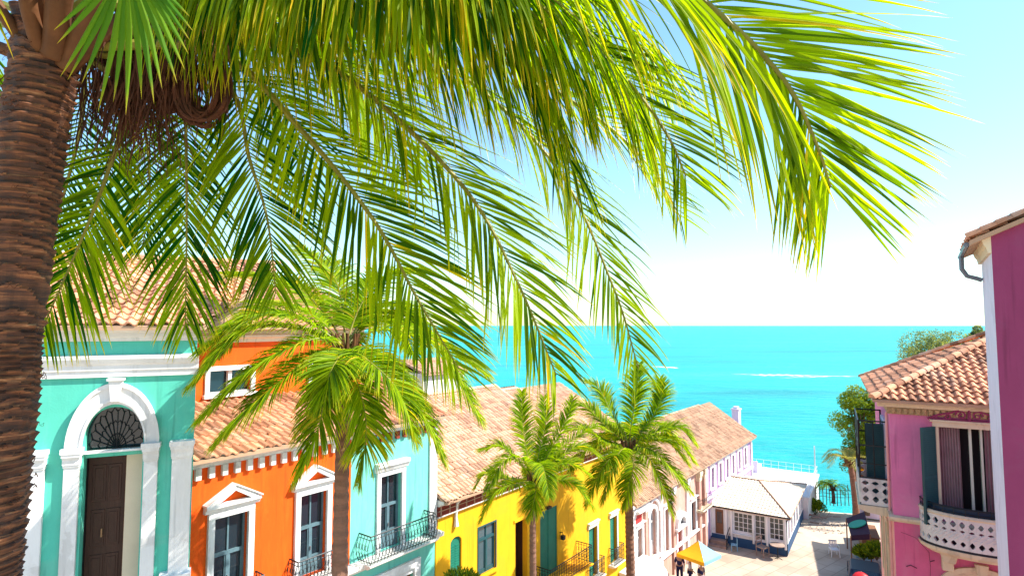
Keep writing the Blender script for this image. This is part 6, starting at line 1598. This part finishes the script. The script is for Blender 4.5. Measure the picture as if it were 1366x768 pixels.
palm_tree('palm_tree', 'pale dry fronded palm behind the pink house side balcony', (1134, 616, 44.0), .3, .2, [], .6, .05, 24, 15, mat='leaf_pale', extra=16, flen=2.2, group='palms at the beach', segs=3, zfloor=0)

# ---- broadleaf trees
def leafy(name, label, c, rx, rz, nleaf, size, seed, trunkz, mat='tree_leaf', clumps=26, cat='tree', group=None):
    rng = random.Random(seed); gz_ = trunkz
    e = empty(name, (c.x, c.y, gz_), label, cat, group)
    mb = MB(); mb.tube(spline([Vector((c.x, c.y, gz_)), Vector((c.x + .15, c.y, gz_ + (c.z - gz_) * .5)), Vector((c.x - .1, c.y, c.z - rz * .4)), c], 12), [.22 - .014 * i for i in range(13)], 8, raw=True)
    cl = []
    for k in range(clumps):
        while True:
            d = Vector((rng.uniform(-1, 1), rng.uniform(-1, 1), rng.uniform(-1, 1)))
            if .25 < d.length < 1: break
        p = c + Vector((d.x * rx, d.y * rx, d.z * rz)); cl.append((p, rng.uniform(.22, .42) * rx, rng.random()))
        st_ = c + Vector((0, 0, -rz * .5)); mb.tube([st_, st_.lerp(p, .5) + Vector((0, 0, -.1)), p], [.07, .04, .015], 5, raw=True)
    mb.build('trunk', 'bark', e)
    mb = MB(); mb.leaf = []
    for k in range(nleaf):
        p, r_, h = cl[rng.randrange(clumps)]; d = Vector((rng.gauss(0, 1), rng.gauss(0, 1), rng.gauss(0, 1))).normalized() * r_ * rng.uniform(.5, 1.1) ** .5
        q = p + d; a = Vector((rng.gauss(0, 1), rng.gauss(0, 1), rng.gauss(0, .7))).normalized(); b = a.cross(Vector((rng.gauss(0, 1), rng.gauss(0, 1), rng.gauss(0, 1)))).normalized(); s = size * rng.uniform(.6, 1.3)
        i = len(mb.v); mb.v += [q - a * s, q + b * s * .45, q + a * s, q - b * s * .45]; hue = min(1, h * .6 + rng.random() * .4) * .88; mb.leaf += [(hue, .3, 0, 1)] * 4
        mb.f.append([i, i + 1, i + 2, i + 3]); mb.m.append(0); mb.t.append(.5)
    mb.build('crown', mat, e); return e
leafy('leafy_tree', 'dense green tree with yellow green top behind the pink house side balcony', at(1152, 575, 46.3), 2.0, 3.4, 15000, .10, 31, 0, clumps=46)
leafy('leafy_tree', 'dark shaded tree half hidden behind the corner of the pink house roof', at(1180, 560, 46.5), 2.5, 3.6, 9000, .12, 32, 0, mat='pine_leaf')
# feathery casuarina over the pink roof
def plume(name, label, base, H_, n, spread, seed):
    rng = random.Random(seed); e = empty(name, (base.x, base.y, 0), label, 'tree')
    mb = MB(); mb.tube([(base.x, base.y, 0), (base.x, base.y, base.z)], [.3, .12], 8, raw=True)
    lf = MB(); lf.leaf = []
    for k in range(n):
        p = base + Vector((rng.uniform(-spread, spread), rng.uniform(-spread * .6, spread * .6), -rng.uniform(0, 1.0))); h = H_ * rng.uniform(.5, 1) * (1 - .55 * abs(p.x - base.x) / spread)
        tilt = Vector((rng.uniform(-.25, .25) + (p.x - base.x) * .12, rng.uniform(-.2, .2), 1)).normalized(); tip = p + tilt * h
        mb.tube([base + Vector((0, 0, -.8)), p, tip], [.04, .025, .008], 4, raw=True)
        for j in range(420):
            f = rng.random(); q = p.lerp(tip, f); w = .30 * (1 - f * .8); a = Vector((rng.gauss(0, 1), rng.gauss(0, 1), rng.gauss(.6, .6))).normalized(); q2 = q + a * w * rng.uniform(.5, 1.3); s = a.cross(Vector((0, 1, .3))).normalized() * .011
            i = len(lf.v); lf.v += [q - s, q + s, q2]; hue = rng.random() * .85; lf.leaf += [(hue, .2, 0, 1)] * 3; lf.f.append([i, i + 1, i + 2]); lf.m.append(0); lf.t.append(.5)
    mb.build('trunk', 'bark', e); lf.build('crown', 'pine_leaf', e)
leafy('feathery_tree', 'grey green feathery tree showing above the pink house roof', at(1256, 474, 30), 1.7, 1.1, 22000, .05, 41, 0, mat='pine_leaf', clumps=60)
leafy('feathery_tree', 'feathery tree tip close against the white wall of the magenta house', at(1306, 462, 31), .6, 1.0, 9000, .055, 42, 0, mat='pine_leaf', clumps=22)
# plants
def bush(name, label, c, r, n, size, seed, mat='tree_leaf', kindcat='bush'):
    rng = random.Random(seed); gz_ = ground_z(c.x, c.y); e = empty(name, (c.x, c.y, c.z - r), label, kindcat)
    mb = MB(); mb.leaf = []
    for k in range(n):
        d = Vector((rng.gauss(0, 1), rng.gauss(0, 1), abs(rng.gauss(0, 1)))).normalized() * r * rng.random() ** .4
        q = c + d - Vector((0, 0, r * .5)); a = (d.normalized() + Vector((rng.gauss(0, .5), rng.gauss(0, .5), .5))).normalized(); b = a.cross(Vector((rng.gauss(0, 1), rng.gauss(0, 1), rng.gauss(0, 1)))).normalized(); s = size * rng.uniform(.6, 1.3)
        i = len(mb.v); mb.v += [q - a * s, q + b * s * .3, q + a * s, q - b * s * .3]; mb.leaf += [(rng.random() * .85, .3, 0, 1)] * 4; mb.f.append([i, i + 1, i + 2, i + 3]); mb.m.append(0); mb.t.append(.5)
    mb.build('foliage', mat, e)
    mb = MB()
    for k in range(7): t = k * .9; mb.tube([c + Vector((0, 0, -r)), c + Vector((math.cos(t) * r * .5, math.sin(t) * r * .5, 0))], [.03, .01], 4, raw=True)
    mb.build('stems', 'bark', e)
for x, y, Y, r, lb in ((1152, 733, 36.5, .62, 'spiky green plant under the dark awning nearest the street'), (1169, 730, 35.5, .75, 'darker bushy plant against the pink house wall under the balcony')):
    bush('potted_plant', lb, at(x, y, Y), r, 1500, .14, int(x), kindcat='plant')
bush('beach_bush', 'low yellow green bush at the corner of the cafe and the beach', at(1087, 672, 48), .9, 1200, .12, 51)
cb = at(615, 775, 17.2)
bush('yard_bush', 'yellow green bush top in front of the yellow house left shutter', cb, .75, 1600, .09, 52)
leafy('leafy_tree', 'small yard tree whose top tip shows before the yellow house', cb + Vector((0, .1, -1.6)), .9, 1.0, 2500, .08, 53, ground_z(cb.x, cb.y))
